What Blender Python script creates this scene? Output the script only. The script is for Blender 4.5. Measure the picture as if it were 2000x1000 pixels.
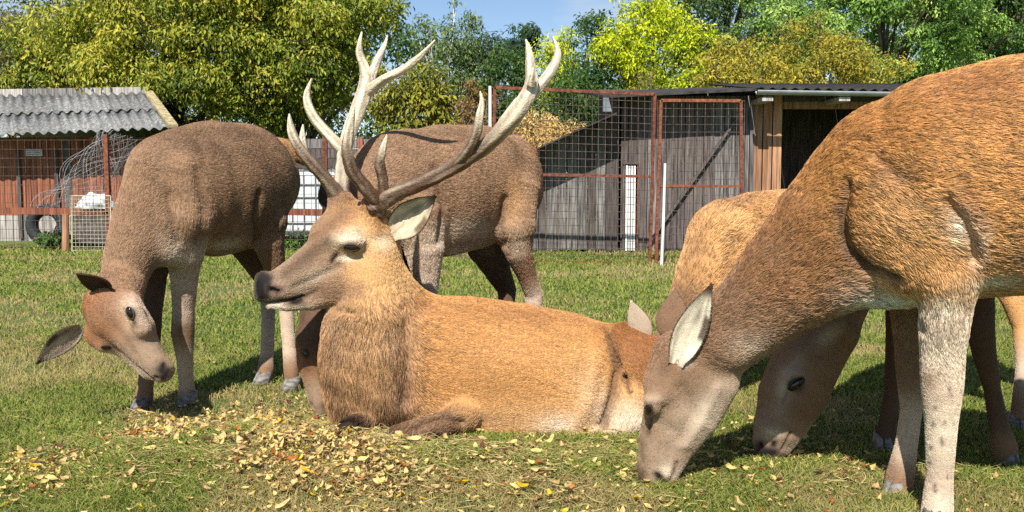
import bpy, bmesh, math, random
import numpy as np
from mathutils import Vector, Matrix
from mathutils.bvhtree import BVHTree

scene = bpy.context.scene
for o in list(bpy.data.objects):
    bpy.data.objects.remove(o, do_unlink=True)
R = math.radians
rng = np.random.default_rng(7)
random.seed(7)

# ------------------------------------------------------------------ camera
FPX, HOR, CAMH = 1800.0, 360.0, 0.92           # focal length in photo pixels, horizon row, eye height
PITCH = math.atan((500.0 - HOR) / FPX)
cd = bpy.data.cameras.new('camera')
cam = bpy.data.objects.new('camera', cd)
scene.collection.objects.link(cam)
cam.location = (0, 0, CAMH)
cam.rotation_euler = (math.pi / 2 - PITCH, 0, 0)
cd.sensor_width = 36.0
cd.lens = 36.0 * FPX / 2000.0
cd.clip_start = 0.05
cd.clip_end = 2000.0
scene.camera = cam

# ------------------------------------------------------------------ world, sun, exposure
SUN_EL, SUN_DX, SUN_DY = R(46), 0.20, 1.0       # shadows fall away from the camera and a little to the right
world = bpy.data.worlds.new('World')
scene.world = world
world.use_nodes = True
wn, wl = world.node_tree.nodes, world.node_tree.links
bg = wn['Background']
sky = wn.new('ShaderNodeTexSky')
sky.sky_type = 'NISHITA'
sky.sun_disc = False
sky.sun_elevation = SUN_EL
h = math.hypot(SUN_DX, SUN_DY)
to_sun = Vector((-SUN_DX / h * math.cos(SUN_EL), -SUN_DY / h * math.cos(SUN_EL), math.sin(SUN_EL)))
sky.sun_rotation = math.atan2(to_sun.x, to_sun.y)
sky.air_density = 1.0
sky.dust_density = 0.1
sky.ozone_density = 1.8
sky.altitude = 1200
# thin white clouds drifting over the whole sky
tcw = wn.new('ShaderNodeTexCoord'); mpw = wn.new('ShaderNodeMapping'); mpw.inputs['Scale'].default_value = (2.2, 2.2, 7.0); mpw.inputs['Location'].default_value = (0.35, 0.2, 0.1)
wl.new(tcw.outputs['Generated'], mpw.inputs[0])
cn = wn.new('ShaderNodeTexNoise'); cn.inputs['Scale'].default_value = 1.6; cn.inputs['Detail'].default_value = 7; cn.inputs['Roughness'].default_value = 0.55
wl.new(mpw.outputs[0], cn.inputs['Vector'])
cr_w = wn.new('ShaderNodeValToRGB'); cr_w.color_ramp.elements[0].position = 0.50; cr_w.color_ramp.elements[1].position = 0.72; cr_w.color_ramp.elements[1].color = (0.75, 0.75, 0.75, 1)
wl.new(cn.outputs[0], cr_w.inputs[0])
mxw = wn.new('ShaderNodeMix'); mxw.data_type = 'RGBA'; mxw.inputs[7].default_value = (6.2, 6.4, 6.6, 1)
wl.new(cr_w.outputs[0], mxw.inputs[0]); wl.new(sky.outputs[0], mxw.inputs[6])
wl.new(mxw.outputs[2], bg.inputs[0])
bg.inputs[1].default_value = 0.085
sd = bpy.data.lights.new('sun', 'SUN')
sd.energy = 5.0
sd.angle = R(0.53)
sd.color = (1.0, 0.955, 0.88)
sun = bpy.data.objects.new('sun', sd)
scene.collection.objects.link(sun)
sun.rotation_euler = to_sun.to_track_quat('Z', 'Y').to_euler()
sun.location = (-3, -8, 9)
vs = scene.view_settings
vs.view_transform = 'Standard'
vs.look = 'None'
vs.gamma = 1.0
vs.exposure = 0.6
vs.use_curve_mapping = False
scene.cycles.max_bounces = 6
scene.cycles.diffuse_bounces = 3
scene.cycles.transparent_max_bounces = 6
scene.cycles.use_denoising = False

# ------------------------------------------------------------------ helpers
C = scene.collection
CP, SP = math.cos(PITCH), math.sin(PITCH)

def ray(px, py):
    a, b = (px - 1000.0) / FPX, -(py - 500.0) / FPX
    return Vector((a, CP + b * SP, -SP + b * CP))

def at(px, py, Y):
    r = ray(px, py)
    t = Y / r.y
    return Vector((r.x * t, Y, CAMH + r.z * t))

def ground_at(px, py):
    r = ray(px, py)
    t = -CAMH / r.z
    return Vector((r.x * t, r.y * t, 0))

def srgb(*c):
    c = np.array(c, float) / 255
    return np.where(c <= 0.04045, c / 12.92, ((c + 0.055) / 1.055) ** 2.4)

def hash2(ix, iy):
    v = np.sin(ix * 127.1 + iy * 311.7) * 43758.5453
    return v - np.floor(v)

def vnoise2(x, y):
    ix, iy = np.floor(x), np.floor(y)
    fx, fy = x - ix, y - iy
    fx, fy = fx * fx * (3 - 2 * fx), fy * fy * (3 - 2 * fy)
    return (hash2(ix, iy) * (1 - fx) + hash2(ix + 1, iy) * fx) * (1 - fy) + (hash2(ix, iy + 1) * (1 - fx) + hash2(ix + 1, iy + 1) * fx) * fy

def fbm2(x, y, n=4):
    s, a, t = 0, 0.5, 0
    for i in range(n):
        s = s + a * vnoise2(x * 2 ** i + 17.3 * i, y * 2 ** i - 9.1 * i)
        t += a
        a *= 0.5
    return s / t

def fbm3(P, n=3):
    return (fbm2(P[:, 0] + 3.1 * P[:, 2], P[:, 1] - 2.3 * P[:, 2], n) + fbm2(P[:, 1] + 1.7, P[:, 2] * 1.3 + P[:, 0] * 0.6, n)) * 0.5

def ground_z(x, y):
    """lawn level: flat, with the low heap of hay and clippings in front of the stag"""
    x, y = np.asarray(x, float), np.asarray(y, float)
    m = 0.085 * np.exp(-((x + 0.78) / 0.62) ** 2 - ((y - 2.92) / 0.36) ** 2)
    m = m + 0.03 * np.exp(-((x - 0.2) / 0.6) ** 2 - ((y - 2.8) / 0.3) ** 2)
    n = 0.018 * (fbm2(x * 2.2, y * 2.2) - 0.5)
    return m + n

def set_props(o, label=None, cat=None, group=None, kind=None):
    if label: o['label'] = label
    if cat: o['category'] = cat
    if group: o['group'] = group
    if kind: o['kind'] = kind
    return o

def empty(name, loc, rotz=0.0):
    o = bpy.data.objects.new(name, None)
    o.empty_display_size = 0.1
    o.location = loc
    o.rotation_euler = (0, 0, rotz)
    C.objects.link(o)
    return o

def link(name, data, mat=None, parent=None):
    o = bpy.data.objects.new(name, data)
    C.objects.link(o)
    if mat is not None and len(data.materials) == 0:
        data.materials.append(mat)
    if parent is not None:
        o.parent = parent
        bpy_loc = parent.matrix_basis
        o.matrix_parent_inverse = bpy_loc.inverted()
    return o

def np_mesh(name, V, F4=None, F3=None, smooth=True):
    me = bpy.data.meshes.new(name)
    V = np.asarray(V, np.float32)
    loops, starts = [], []
    n = 0
    if F4 is not None and len(F4):
        F4 = np.asarray(F4, np.int32)
        loops.append(F4.ravel()); starts.append(np.arange(len(F4), dtype=np.int32) * 4); n = len(F4) * 4
    if F3 is not None and len(F3):
        F3 = np.asarray(F3, np.int32)
        loops.append(F3.ravel()); starts.append(n + np.arange(len(F3), dtype=np.int32) * 3)
    loops, starts = np.concatenate(loops), np.concatenate(starts)
    me.vertices.add(len(V)); me.vertices.foreach_set('co', V.ravel())
    me.loops.add(len(loops)); me.loops.foreach_set('vertex_index', loops)
    me.polygons.add(len(starts)); me.polygons.foreach_set('loop_start', starts)
    me.update(calc_edges=True)
    me.validate()
    me.polygons.foreach_set('use_smooth', np.full(len(me.polygons), smooth))
    return me

def color_attr(me, cols, name='col', domain='POINT'):
    a = me.attributes.new(name, 'FLOAT_COLOR', domain)
    c = np.ones((len(cols), 4), np.float32)
    c[:, :3] = cols
    a.data.foreach_set('color', c.ravel())

class MB:
    """collects simple solids into one mesh"""
    def __init__(s): s.v, s.f, s.n = [], [], 0
    def add(s, v, f):
        s.v += [tuple(p) for p in v]; s.f += [tuple(i + s.n for i in q) for q in f]; s.n += len(v)
    def box(s, lo, hi, M=None, taper=None):
        x0, y0, z0 = lo; x1, y1, z1 = hi
        v = [Vector(p) for p in ((x0,y0,z0),(x1,y0,z0),(x1,y1,z0),(x0,y1,z0),(x0,y0,z1),(x1,y0,z1),(x1,y1,z1),(x0,y1,z1))]
        if M is not None: v = [M @ p for p in v]
        s.add(v, [(0,3,2,1),(4,5,6,7),(0,1,5,4),(1,2,6,5),(2,3,7,6),(3,0,4,7)])
    def bar(s, a, b, w, d, up=(0, 0, 1)):
        a, b = Vector(a), Vector(b)
        t = (b - a).normalized(); u = Vector(up)
        if abs(t.dot(u)) > 0.98: u = Vector((0, 1, 0))
        x = t.cross(u).normalized(); y = x.cross(t)
        v = [p + x * sx * w / 2 + y * sy * d / 2 for p in (a, b) for sx, sy in ((-1,-1),(1,-1),(1,1),(-1,1))]
        s.add(v, [(0,1,2,3),(7,6,5,4),(0,4,5,1),(1,5,6,2),(2,6,7,3),(3,7,4,0)])
    def tube(s, pts, rad, seg=6, cap=True):
        pts = [Vector(p) for p in pts]
        if not hasattr(rad, '__len__'): rad = [rad] * len(pts)
        prev = None; rings = []
        for i, p in enumerate(pts):
            t = (pts[min(i + 1, len(pts) - 1)] - pts[max(i - 1, 0)]).normalized()
            if prev is None:
                u = Vector((0, 0, 1)) if abs(t.z) < 0.9 else Vector((1, 0, 0))
                x = t.cross(u).normalized()
            else:
                x = (prev - t * prev.dot(t)).normalized()
            prev = x; y = t.cross(x)
            rings.append([p + (x * math.cos(2 * math.pi * k / seg) + y * math.sin(2 * math.pi * k / seg)) * rad[i] for k in range(seg)])
        v = [q for r in rings for q in r]; f = []
        for i in range(len(rings) - 1):
            for k in range(seg):
                k2 = (k + 1) % seg
                f.append((i*seg+k, i*seg+k2, (i+1)*seg+k2, (i+1)*seg+k))
        if cap:
            f.append(tuple(range(seg))[::-1]); f.append(tuple((len(rings)-1)*seg+k for k in range(seg)))
        s.add(v, f)
    def mesh(s, name, smooth=False):
        me = bpy.data.meshes.new(name)
        me.from_pydata(s.v, [], s.f)
        me.update()
        if smooth:
            for p in me.polygons: p.use_smooth = True
        return me
    def build(s, name, mat, parent=None, smooth=False):
        return link(name, s.mesh(name, smooth), mat, parent)

# ------------------------------------------------------------------ materials
def mat_new(name):
    m = bpy.data.materials.new(name)
    m.use_nodes = True
    return m, m.node_tree.nodes, m.node_tree.links, m.node_tree.nodes['Principled BSDF']

def mat_attr(name, rough=0.7, spec=0.3, noise=0.0, scale=60.0, sub=None, trans=0.0):
    """base colour from the object's own colour attribute"""
    m, n, l, b = mat_new(name)
    a = n.new('ShaderNodeAttribute'); a.attribute_name = 'col'
    out = a.outputs['Color']
    if noise:
        tx = n.new('ShaderNodeTexNoise'); tx.inputs['Scale'].default_value = scale; tx.inputs['Detail'].default_value = 4
        g = n.new('ShaderNodeNewGeometry'); l.new(g.outputs['Position'], tx.inputs['Vector'])
        mr = n.new('ShaderNodeMapRange'); mr.inputs[3].default_value = 1 - noise; mr.inputs[4].default_value = 1 + noise
        l.new(tx.outputs[0], mr.inputs[0])
        mx = n.new('ShaderNodeVectorMath'); mx.operation = 'SCALE'
        l.new(out, mx.inputs[0]); l.new(mr.outputs[0], mx.inputs['Scale']); out = mx.outputs[0]
    l.new(out, b.inputs['Base Color'])
    b.inputs['Roughness'].default_value = rough
    b.inputs['Specular IOR Level'].default_value = spec
    if trans:
        t = n.new('ShaderNodeBsdfTranslucent'); l.new(out, t.inputs[0])
        ms = n.new('ShaderNodeMixShader'); ms.inputs[0].default_value = trans
        l.new(b.outputs[0], ms.inputs[1]); l.new(t.outputs[0], ms.inputs[2])
        l.new(ms.outputs[0], n['Material Output'].inputs[0])
    return m

def mat_noise(name, c1, c2, scale=(8, 8, 8), detail=6, rough=0.8, spec=0.25, bump=0.3, bscale=None, metal=0.0, lo=0.35, hi=0.65, c3=None, coords='Object', dist=0.0):
    """two or three colours mixed by stretched noise, with a fine bump"""
    m, n, l, b = mat_new(name)
    tc = n.new('ShaderNodeTexCoord'); mp = n.new('ShaderNodeMapping'); mp.inputs['Scale'].default_value = scale
    if coords == 'World':
        g = n.new('ShaderNodeNewGeometry'); l.new(g.outputs['Position'], mp.inputs[0])
    else:
        l.new(tc.outputs[coords], mp.inputs[0])
    oi = n.new('ShaderNodeObjectInfo')
    add = n.new('ShaderNodeVectorMath'); add.operation = 'ADD'
    sc = n.new('ShaderNodeMath'); sc.operation = 'MULTIPLY'; sc.inputs[1].default_value = 37.0
    l.new(oi.outputs['Random'], sc.inputs[0])
    l.new(mp.outputs[0], add.inputs[0]); l.new(sc.outputs[0], add.inputs[1])
    tx = n.new('ShaderNodeTexNoise'); tx.inputs['Scale'].default_value = 1.0; tx.inputs['Detail'].default_value = detail; tx.inputs['Distortion'].default_value = dist
    l.new(add.outputs[0], tx.inputs['Vector'])
    rp = n.new('ShaderNodeValToRGB')
    rp.color_ramp.elements[0].position = lo; rp.color_ramp.elements[0].color = (*c1, 1)
    rp.color_ramp.elements[1].position = hi; rp.color_ramp.elements[1].color = (*c2, 1)
    if c3 is not None:
        e = rp.color_ramp.elements.new((lo + hi) / 2); e.color = (*c3, 1)
    l.new(tx.outputs[0], rp.inputs[0])
    hs = n.new('ShaderNodeHueSaturation')
    mr = n.new('ShaderNodeMapRange'); mr.inputs[3].default_value = 0.75; mr.inputs[4].default_value = 1.25
    l.new(oi.outputs['Random'], mr.inputs[0]); l.new(mr.outputs[0], hs.inputs['Value'])
    l.new(rp.outputs[0], hs.inputs['Color']); l.new(hs.outputs[0], b.inputs['Base Color'])
    bp = n.new('ShaderNodeBump'); bp.inputs['Strength'].default_value = bump; bp.inputs['Distance'].default_value = 0.01
    l.new(tx.outputs[0], bp.inputs['Height']); l.new(bp.outputs[0], b.inputs['Normal'])
    b.inputs['Roughness'].default_value = rough
    b.inputs['Specular IOR Level'].default_value = spec
    b.inputs['Metallic'].default_value = metal
    return m

def mat_plain(name, col, rough=0.5, spec=0.5, metal=0.0):
    m, n, l, b = mat_new(name)
    b.inputs['Base Color'].default_value = (*col, 1)
    b.inputs['Roughness'].default_value = rough
    b.inputs['Specular IOR Level'].default_value = spec
    b.inputs['Metallic'].default_value = metal
    return m

# ------------------------------------------------------------------ hair-like strands (fur, grass, straw)
def strands(name, P, Rad, cols, mat, parent=None):
    """P: (n, k, 3) points, Rad: (n, k), cols: (n, 3)"""
    n, k = P.shape[:2]
    cu = bpy.data.hair_curves.new(name)
    cu.add_curves([k] * n)
    cu.attributes['position'].data.foreach_set('vector', P.astype(np.float32).ravel())
    ra = cu.attributes.get('radius') or cu.attributes.new('radius', 'FLOAT', 'POINT')
    ra.data.foreach_set('value', Rad.astype(np.float32).ravel())
    ca = cu.attributes.new('col', 'FLOAT_COLOR', 'CURVE')
    c = np.ones((n, 4), np.float32); c[:, :3] = cols
    ca.data.foreach_set('color', c.ravel())
    cu.materials.append(mat)
    return link(name, cu, None, parent)
# ------------------------------------------------------------------ ground
def axis_lines(lo, hi, near, k):
    s = [0.0]
    st = near
    while s[-1] < max(abs(lo), abs(hi)):
        s.append(s[-1] + st); st *= k
    s = np.array(s)
    return s
ys = np.concatenate([-np.array([60, 25, 10, 4, 1.0]), np.arange(0, 9, 0.06), 9 + np.cumsum(0.08 * 1.09 ** np.arange(70))])
xp = np.concatenate([np.arange(0, 4, 0.07), 4 + np.cumsum(0.1 * 1.14 ** np.arange(48))])
xs = np.concatenate([-xp[::-1][:-1], xp])
GX, GY = np.meshgrid(xs, ys)
fade = np.clip(1 - (np.hypot(GX, GY) - 6) / 6, 0, 1)
GZ = ground_z(GX, GY) * fade
nx_, ny_ = len(xs), len(ys)
ii = np.arange(ny_ - 1)[:, None] * nx_ + np.arange(nx_ - 1)[None, :]
GF = np.stack([ii, ii + 1, ii + 1 + nx_, ii + nx_], -1).reshape(-1, 4)
gme = np_mesh('ground', np.stack([GX, GY, GZ], -1).reshape(-1, 3), GF)
m, n, l, b_ = mat_new('lawn')
g = n.new('ShaderNodeNewGeometry')
def noise_node(scale, detail=5, rough=0.6):
    t = n.new('ShaderNodeTexNoise'); t.inputs['Scale'].default_value = scale; t.inputs['Detail'].default_value = detail; t.inputs['Roughness'].default_value = rough
    l.new(g.outputs['Position'], t.inputs['Vector']); return t
def ramp(src, stops):
    r = n.new('ShaderNodeValToRGB')
    el = r.color_ramp.elements
    el[0].position, el[0].color = stops[0][0], (*stops[0][1], 1)
    el[1].position, el[1].color = stops[-1][0], (*stops[-1][1], 1)
    for p, c in stops[1:-1]:
        e = el.new(p); e.color = (*c, 1)
    l.new(src, r.inputs[0]); return r
def mixc(f, a, b2):
    mx = n.new('ShaderNodeMix'); mx.data_type = 'RGBA'
    l.new(f, mx.inputs[0]); l.new(a, mx.inputs[6]); l.new(b2, mx.inputs[7]); return mx.outputs[2]
n1 = noise_node(38, 6, 0.7); n2 = noise_node(1.1, 4); n3 = noise_node(9, 4)
green = ramp(n1.outputs[0], [(0.3, (0.035, 0.06, 0.012)), (0.5, (0.10, 0.15, 0.032)), (0.72, (0.20, 0.24, 0.07))])
dry = ramp(n1.outputs[0], [(0.3, (0.07, 0.06, 0.03)), (0.5, (0.20, 0.17, 0.085)), (0.75, (0.36, 0.30, 0.17))])
mk = n.new('ShaderNodeMath'); mk.operation = 'MULTIPLY'
f1 = ramp(n2.outputs[0], [(0.42, (0, 0, 0)), (0.68, (1, 1, 1))]); f2 = ramp(n3.outputs[0], [(0.40, (0, 0, 0)), (0.62, (1, 1, 1))])
l.new(f1.outputs[0], mk.inputs[0]); l.new(f2.outputs[0], mk.inputs[1])
l.new(mixc(mk.outputs[0], green.outputs[0], dry.outputs[0]), b_.inputs['Base Color'])
bp = n.new('ShaderNodeBump'); bp.inputs['Strength'].default_value = 0.8; bp.inputs['Distance'].default_value = 0.02
l.new(n1.outputs[0], bp.inputs['Height']); l.new(bp.outputs[0], b_.inputs['Normal'])
b_.inputs['Roughness'].default_value = 0.9; b_.inputs['Specular IOR Level'].default_value = 0.15
set_props(link('ground', gme, m), 'short green lawn with dry tan patches', None, None, 'structure')

# ------------------------------------------------------------------ grass blades
GRASS = mat_attr('grass_blade', rough=0.55, spec=0.3, trans=0.3)
def scatter_view(n_, y0, y1, power):
    """random ground points inside the view wedge, denser towards y0"""
    u = rng.random(n_)
    e = 2 - power
    if abs(e) < 1e-6: y = y0 * (y1 / y0) ** u
    else: y = (y0 ** e + u * (y1 ** e - y0 ** e)) ** (1 / e)
    x = rng.uniform(-0.66, 0.66, n_) * y + rng.uniform(-0.25, 0.25, n_)
    return x, y
def heap(x, y):
    return np.clip(np.exp(-((x + 0.65) / 0.85) ** 2 - ((y - 2.95) / 0.5) ** 2) + 0.7 * np.exp(-((x - 0.3) / 0.8) ** 2 - ((y - 2.8) / 0.35) ** 2), 0, 1)
def grass(n_, y0, y1, power, ln, rad):
    x, y = scatter_view(n_, y0, y1, power)
    bare = fbm2(x * 1.6 + 9, y * 1.6, 3)
    keep = rng.random(n_) < np.clip(1.25 - 1.6 * np.clip(bare - 0.5, 0, 1) * 2, 0.25, 1)
    x, y, bare = x[keep], y[keep], bare[keep]
    k = len(x)
    z = ground_z(x, y)
    tuft = fbm2(x * 9, y * 9, 2)
    hp = heap(x, y)
    L = ln * rng.uniform(0.45, 1.2, k) * (0.5 + 1.0 * tuft) * (1 + 0.8 * hp) * (0.6 + y / 9) * (1 + 0.45 * np.clip((3.3 - y) / .6, 0, 1)) * (1 - .35 * hp)
    a = rng.uniform(0, 2 * math.pi, k) ; lean = rng.uniform(0.15, 1.1, k) + 0.5 * hp
    dx, dy = np.cos(a) * lean, np.sin(a) * lean
    up = 1 / np.sqrt(1 + lean ** 2)
    P0 = np.stack([x, y, z - 0.003], 1)
    P1 = P0 + np.stack([dx * up * 0.4, dy * up * 0.4, up * 0.62 + 0 * x], 1) * L[:, None]
    P2 = P0 + np.stack([dx * up * 1.0, dy * up * 1.0, up * 0.85 + 0 * x], 1) * L[:, None]
    r = rad * (y / 3) * rng.uniform(0.7, 1.3, k)
    rr = r[:, None] * np.array([[1.0, 0.85, 0.15]])
    t = rng.random(k)[:, None]
    c = srgb(106, 122, 44) * (1 - t) + srgb(164, 170, 82) * t
    dk = (rng.random(k) < 0.25)[:, None]
    c = np.where(dk, srgb(66, 88, 32), c)
    dry_p = np.clip((bare - 0.46) * 3.5, 0, 0.75) + 0.10 + 0.06 * hp
    dr = (rng.random(k) < dry_p)[:, None]
    c = np.where(dr, srgb(182, 164, 110) * rng.uniform(0.6, 1.15, (k, 1)), c)
    return np.stack([P0, P1, P2], 1), rr, c * (0.75 + 0.5 * tuft[:, None])
parts = [grass(250000, 2.35, 5.5, 2.2, 0.034, 0.0011), grass(120000, 5.5, 13.5, 1.6, 0.030, 0.0013)]
go = strands('lawn_grass', *[np.concatenate([p[i] for p in parts]) for i in range(3)], GRASS)
set_props(go, 'short lawn grass with dry blades among the green', 'grass', None, 'stuff')

# cut hay lying on the heap
def hay(n_):
    u = rng.random(n_)
    x = np.where(u < 0.7, rng.normal(-0.72, 0.55, n_), rng.normal(0.5, 0.75, n_)); y = np.where(u < 0.7, rng.normal(2.98, 0.28, n_), rng.normal(2.85, 0.25, n_))
    keep = fbm2(x * 4 + 3, y * 4, 3) > 0.46
    x, y = x[keep], y[keep]; k = len(x)
    z = ground_z(x, y) + rng.uniform(0.002, 0.03, k)
    a = rng.uniform(0, math.pi, k); L = rng.uniform(0.015, 0.08, k)
    d_ = np.stack([np.cos(a), np.sin(a), rng.normal(0, 0.18, k)], 1) * L[:, None]
    P0 = np.stack([x, y, z], 1)
    cv = np.stack([-np.sin(a), np.cos(a), rng.normal(0.2, 0.3, k)], 1) * (L * rng.normal(0, 0.18, k))[:, None]
    P = np.stack([P0 - d_ / 2, P0 + cv, P0 + d_ / 2], 1)
    P[:, :, 2] = np.maximum(P[:, :, 2], ground_z(P[:, :, 0], P[:, :, 1]) + 0.002)
    t = rng.random(k)[:, None]
    c = srgb(190, 168, 118) * (1 - t) + srgb(140, 140, 76) * t
    c = np.where((rng.random(k) < 0.22)[:, None], srgb(128, 92, 60), c)
    return P, (rng.uniform(0.0006, 0.0013, k))[:, None] * np.array([[1, 1, 0.6]]), c
STRAW = mat_attr('straw', rough=0.6, spec=0.25)
set_props(strands('hay_litter', *hay(10000), STRAW), 'dry hay scattered over the grass heap before the stag', 'hay', None, 'stuff')

# ------------------------------------------------------------------ fallen leaves
def leaf_shape(L, W, curl, fold, seed):
    r = random.Random(seed); V, F = [], []
    nu, nv = 6, 4
    for i in range(nu + 1):
        t = i / nu
        w = W * (math.sin(math.pi * (0.04 + 0.94 * t) ** 0.85)) * (1 + 0.12 * math.sin(seed + t * 9))
        for j in range(nv + 1):
            s_ = j / nv * 2 - 1
            V.append((L * (t - 0.5), s_ * w * 0.5 + 0.06 * L * math.sin(3 * t + seed), 0.004 + .55 * curl * L * (t - 0.5) ** 2 + .7 * fold * abs(s_) * w * 0.5 + 0.05 * L * math.sin(seed * 2 + t * 6 + s_ * 2)))
    for i in range(nu):
        for j in range(nv):
            a = i * (nv + 1) + j
            F.append((a, a + 1, a + nv + 2, a + nv + 1))
    return V, F
LEAFC = {'pale yellow': (240, 210, 132), 'bright yellow': (230, 192, 44), 'straw-coloured': (222, 186, 128), 'rusty orange': (190, 112, 56), 'dark brown': (104, 66, 46)}
leaf_mats = {}
for k_, c_ in LEAFC.items():
    mm = mat_noise('fallen_leaf_' + k_.replace(' ', '_').replace('-', '_'), tuple(srgb(*c_) * 0.72), tuple(srgb(*c_)), (60, 60, 60), rough=0.55, spec=0.3, bump=0.3)
    nn_, ll_ = mm.node_tree.nodes, mm.node_tree.links
    bs = nn_['Principled BSDF']; src = bs.inputs['Base Color'].links[0].from_socket
    tr = nn_.new('ShaderNodeBsdfTranslucent'); ll_.new(src, tr.inputs[0])
    mi = nn_.new('ShaderNodeMixShader'); mi.inputs[0].default_value = 0.25
    ll_.new(bs.outputs[0], mi.inputs[1]); ll_.new(tr.outputs[0], mi.inputs[2]); ll_.new(mi.outputs[0], nn_['Material Output'].inputs[0])
    leaf_mats[k_] = mm
shapes = [leaf_shape(0.040, 0.020, .9, .35, 1), leaf_shape(0.034, 0.021, 1.6, .2, 2), leaf_shape(0.048, 0.016, .5, .6, 3), leaf_shape(0.030, 0.022, 2.0, .1, 4), leaf_shape(0.036, 0.014, 3.2, .9, 5), leaf_shape(0.026, 0.013, 1.2, -.5, 6)]
leaf_mesh = {}
for k_ in LEAFC:
    for i_, (v_, f_) in enumerate(shapes):
        me = bpy.data.meshes.new('fallen_leaf'); me.from_pydata(v_, [], f_); me.update()
        for p in me.polygons: p.use_smooth = True
        me.materials.append(leaf_mats[k_]); leaf_mesh[k_, i_] = me
# piles: photo px centre, spread px, share
piles = [(560, 930, 80, 40, 11), (320, 860, 55, 25, 6), (500, 830, 60, 22, 4), (60, 945, 80, 22, 6), (700, 960, 70, 35, 7), (300, 960, 200, 40, 4), (560, 820, 120, 25, 2.5), (1020, 905, 90, 40, 2.5), (900, 970, 200, 30, 3.5), (1280, 970, 160, 30, 2), (1600, 930, 170, 45, 4), (1450, 880, 90, 30, 1.8), (1150, 920, 300, 50, 2), (1000, 930, 600, 70, 3.5), (1900, 960, 100, 50, .8), (300, 650, 400, 80, .9), (1400, 700, 500, 80, .5)]
wts = np.array([p[4] for p in piles]); wts = wts / wts.sum()
spots = []
rl = random.Random(11)
while len(spots) < 3900:
    p = rl.choices(piles, wts)[0]
    x_, y_ = rl.gauss(p[0], p[2]), rl.gauss(p[1], p[3])
    if y_ < 520 or y_ > 1045 or x_ < -60 or x_ > 2060: continue
    q = ground_at(x_, y_)
    q.z = float(ground_z(q.x, q.y)) + rl.uniform(0.006, 0.032)
    kc = rl.choices(list(LEAFC), (42, 6, 36, 7, 9))[0]
    spots.append((q, kc, rl.randrange(6), rl.uniform(0, 6.28), rl.gauss(0, .28), rl.gauss(0, .28), rl.choice((rl.uniform(.6, 1.1), rl.uniform(.35, .7), rl.uniform(.35, .7)))))
spots.sort(key=lambda s_: -s_[6] / s_[0].y)
def leaf_zone(q):
    px = 1000 + FPX * q.x / q.y
    if q.y > 3.45: return 'out on the lawn behind the heap'
    if px < 250: return 'on the grass left of the hay heap'
    if px < 800: return 'on the hay heap before the stag'
    if px < 1200: return 'on the grass along the stag belly'
    if px < 1450: return 'beside the muzzle of the big ginger hind'
    return 'between the ginger hind muzzle and its legs' if px < 1720 else 'around the front legs of the big ginger hind'
for (q, kc, sh, az, tx, ty, sc) in spots[:300]:
    o = bpy.data.objects.new('fallen_leaf', leaf_mesh[kc, sh]); C.objects.link(o)
    o.location = q; o.rotation_euler = (tx, ty, az); o.scale = (sc, sc, sc)
    zn = leaf_zone(q)
    set_props(o, kc + ' fallen leaf ' + zn, 'leaf', kc + ' leaves ' + zn)
for kc in LEAFC:
    Vv, Ff, nn = [], [], 0
    for (q, k2, sh, az, tx, ty, sc) in spots[300:]:
        if k2 != kc: continue
        M = Matrix.Translation(q) @ Matrix.Rotation(az, 4, 'Z') @ Matrix.Rotation(ty, 4, 'Y') @ Matrix.Rotation(tx, 4, 'X') @ Matrix.Scale(sc, 4)
        v_, f_ = shapes[sh]
        Vv += [tuple(M @ Vector(p)) for p in v_]; Ff += [tuple(i + nn for i in f) for f in f_]; nn += len(v_)
    me = bpy.data.meshes.new('leaf_litter'); me.from_pydata(Vv, [], Ff); me.update()
    for p in me.polygons: p.use_smooth = True
    set_props(link('leaf_litter', me, leaf_mats[kc]), 'small ' + kc + ' leaves strewn among the grass', 'leaves', None, 'stuff')

# ------------------------------------------------------------------ wood, metal and plastic
W_GREY = mat_noise('weathered_grey_wood', (0.04, 0.034, 0.03), (0.32, 0.30, 0.28), (70, 70, 3.0), rough=0.85, bump=0.5, c3=(0.15, 0.138, 0.13), lo=.3, hi=.7)
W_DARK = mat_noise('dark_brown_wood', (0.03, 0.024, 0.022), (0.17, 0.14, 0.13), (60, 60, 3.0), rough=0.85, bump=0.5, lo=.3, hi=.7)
W_BROWN = mat_noise('brown_wood', (0.18, 0.085, 0.045), (0.46, 0.25, 0.14), (40, 40, 2.5), rough=0.75, bump=0.4, lo=.3, hi=.7)
W_RED = mat_noise('red_brown_wood', (0.10, 0.035, 0.022), (0.36, 0.13, 0.07), (45, 45, 2.2), rough=0.8, bump=0.4, lo=.3, hi=.7)
W_GREYL = mat_noise('bleached_board', (0.25, 0.22, 0.2), (0.5, 0.46, 0.42), (40, 40, 3.0), rough=0.85, bump=0.4)
RUSTM = mat_noise('rusty_red_steel', (0.10, 0.032, 0.02), (0.26, 0.085, 0.045), (30, 30, 30), rough=0.75, bump=0.3)
WIRE = mat_noise('rusty_wire', (0.06, 0.04, 0.03), (0.2, 0.15, 0.12), (30, 30, 30), rough=0.7, bump=0.0)
GALV = mat_noise('galvanised_wire', (0.12, 0.12, 0.12), (0.28, 0.28, 0.28), (30, 30, 30), rough=0.5, bump=0.0)
PALEW = mat_noise('pale_wire', (0.3, 0.26, 0.18), (0.5, 0.46, 0.34), (30, 30, 30), rough=0.6, bump=0.0)
ZINC = mat_noise('zinc_gutter', (0.28, 0.3, 0.33), (0.42, 0.44, 0.47), (6, 6, 6), rough=0.35, bump=0.05, metal=0.6)
ROOFD = mat_noise('dark_roof_sheet', (0.02, 0.018, 0.017), (0.05, 0.045, 0.042), (8, 8, 8), rough=0.8, bump=0.2)
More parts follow.
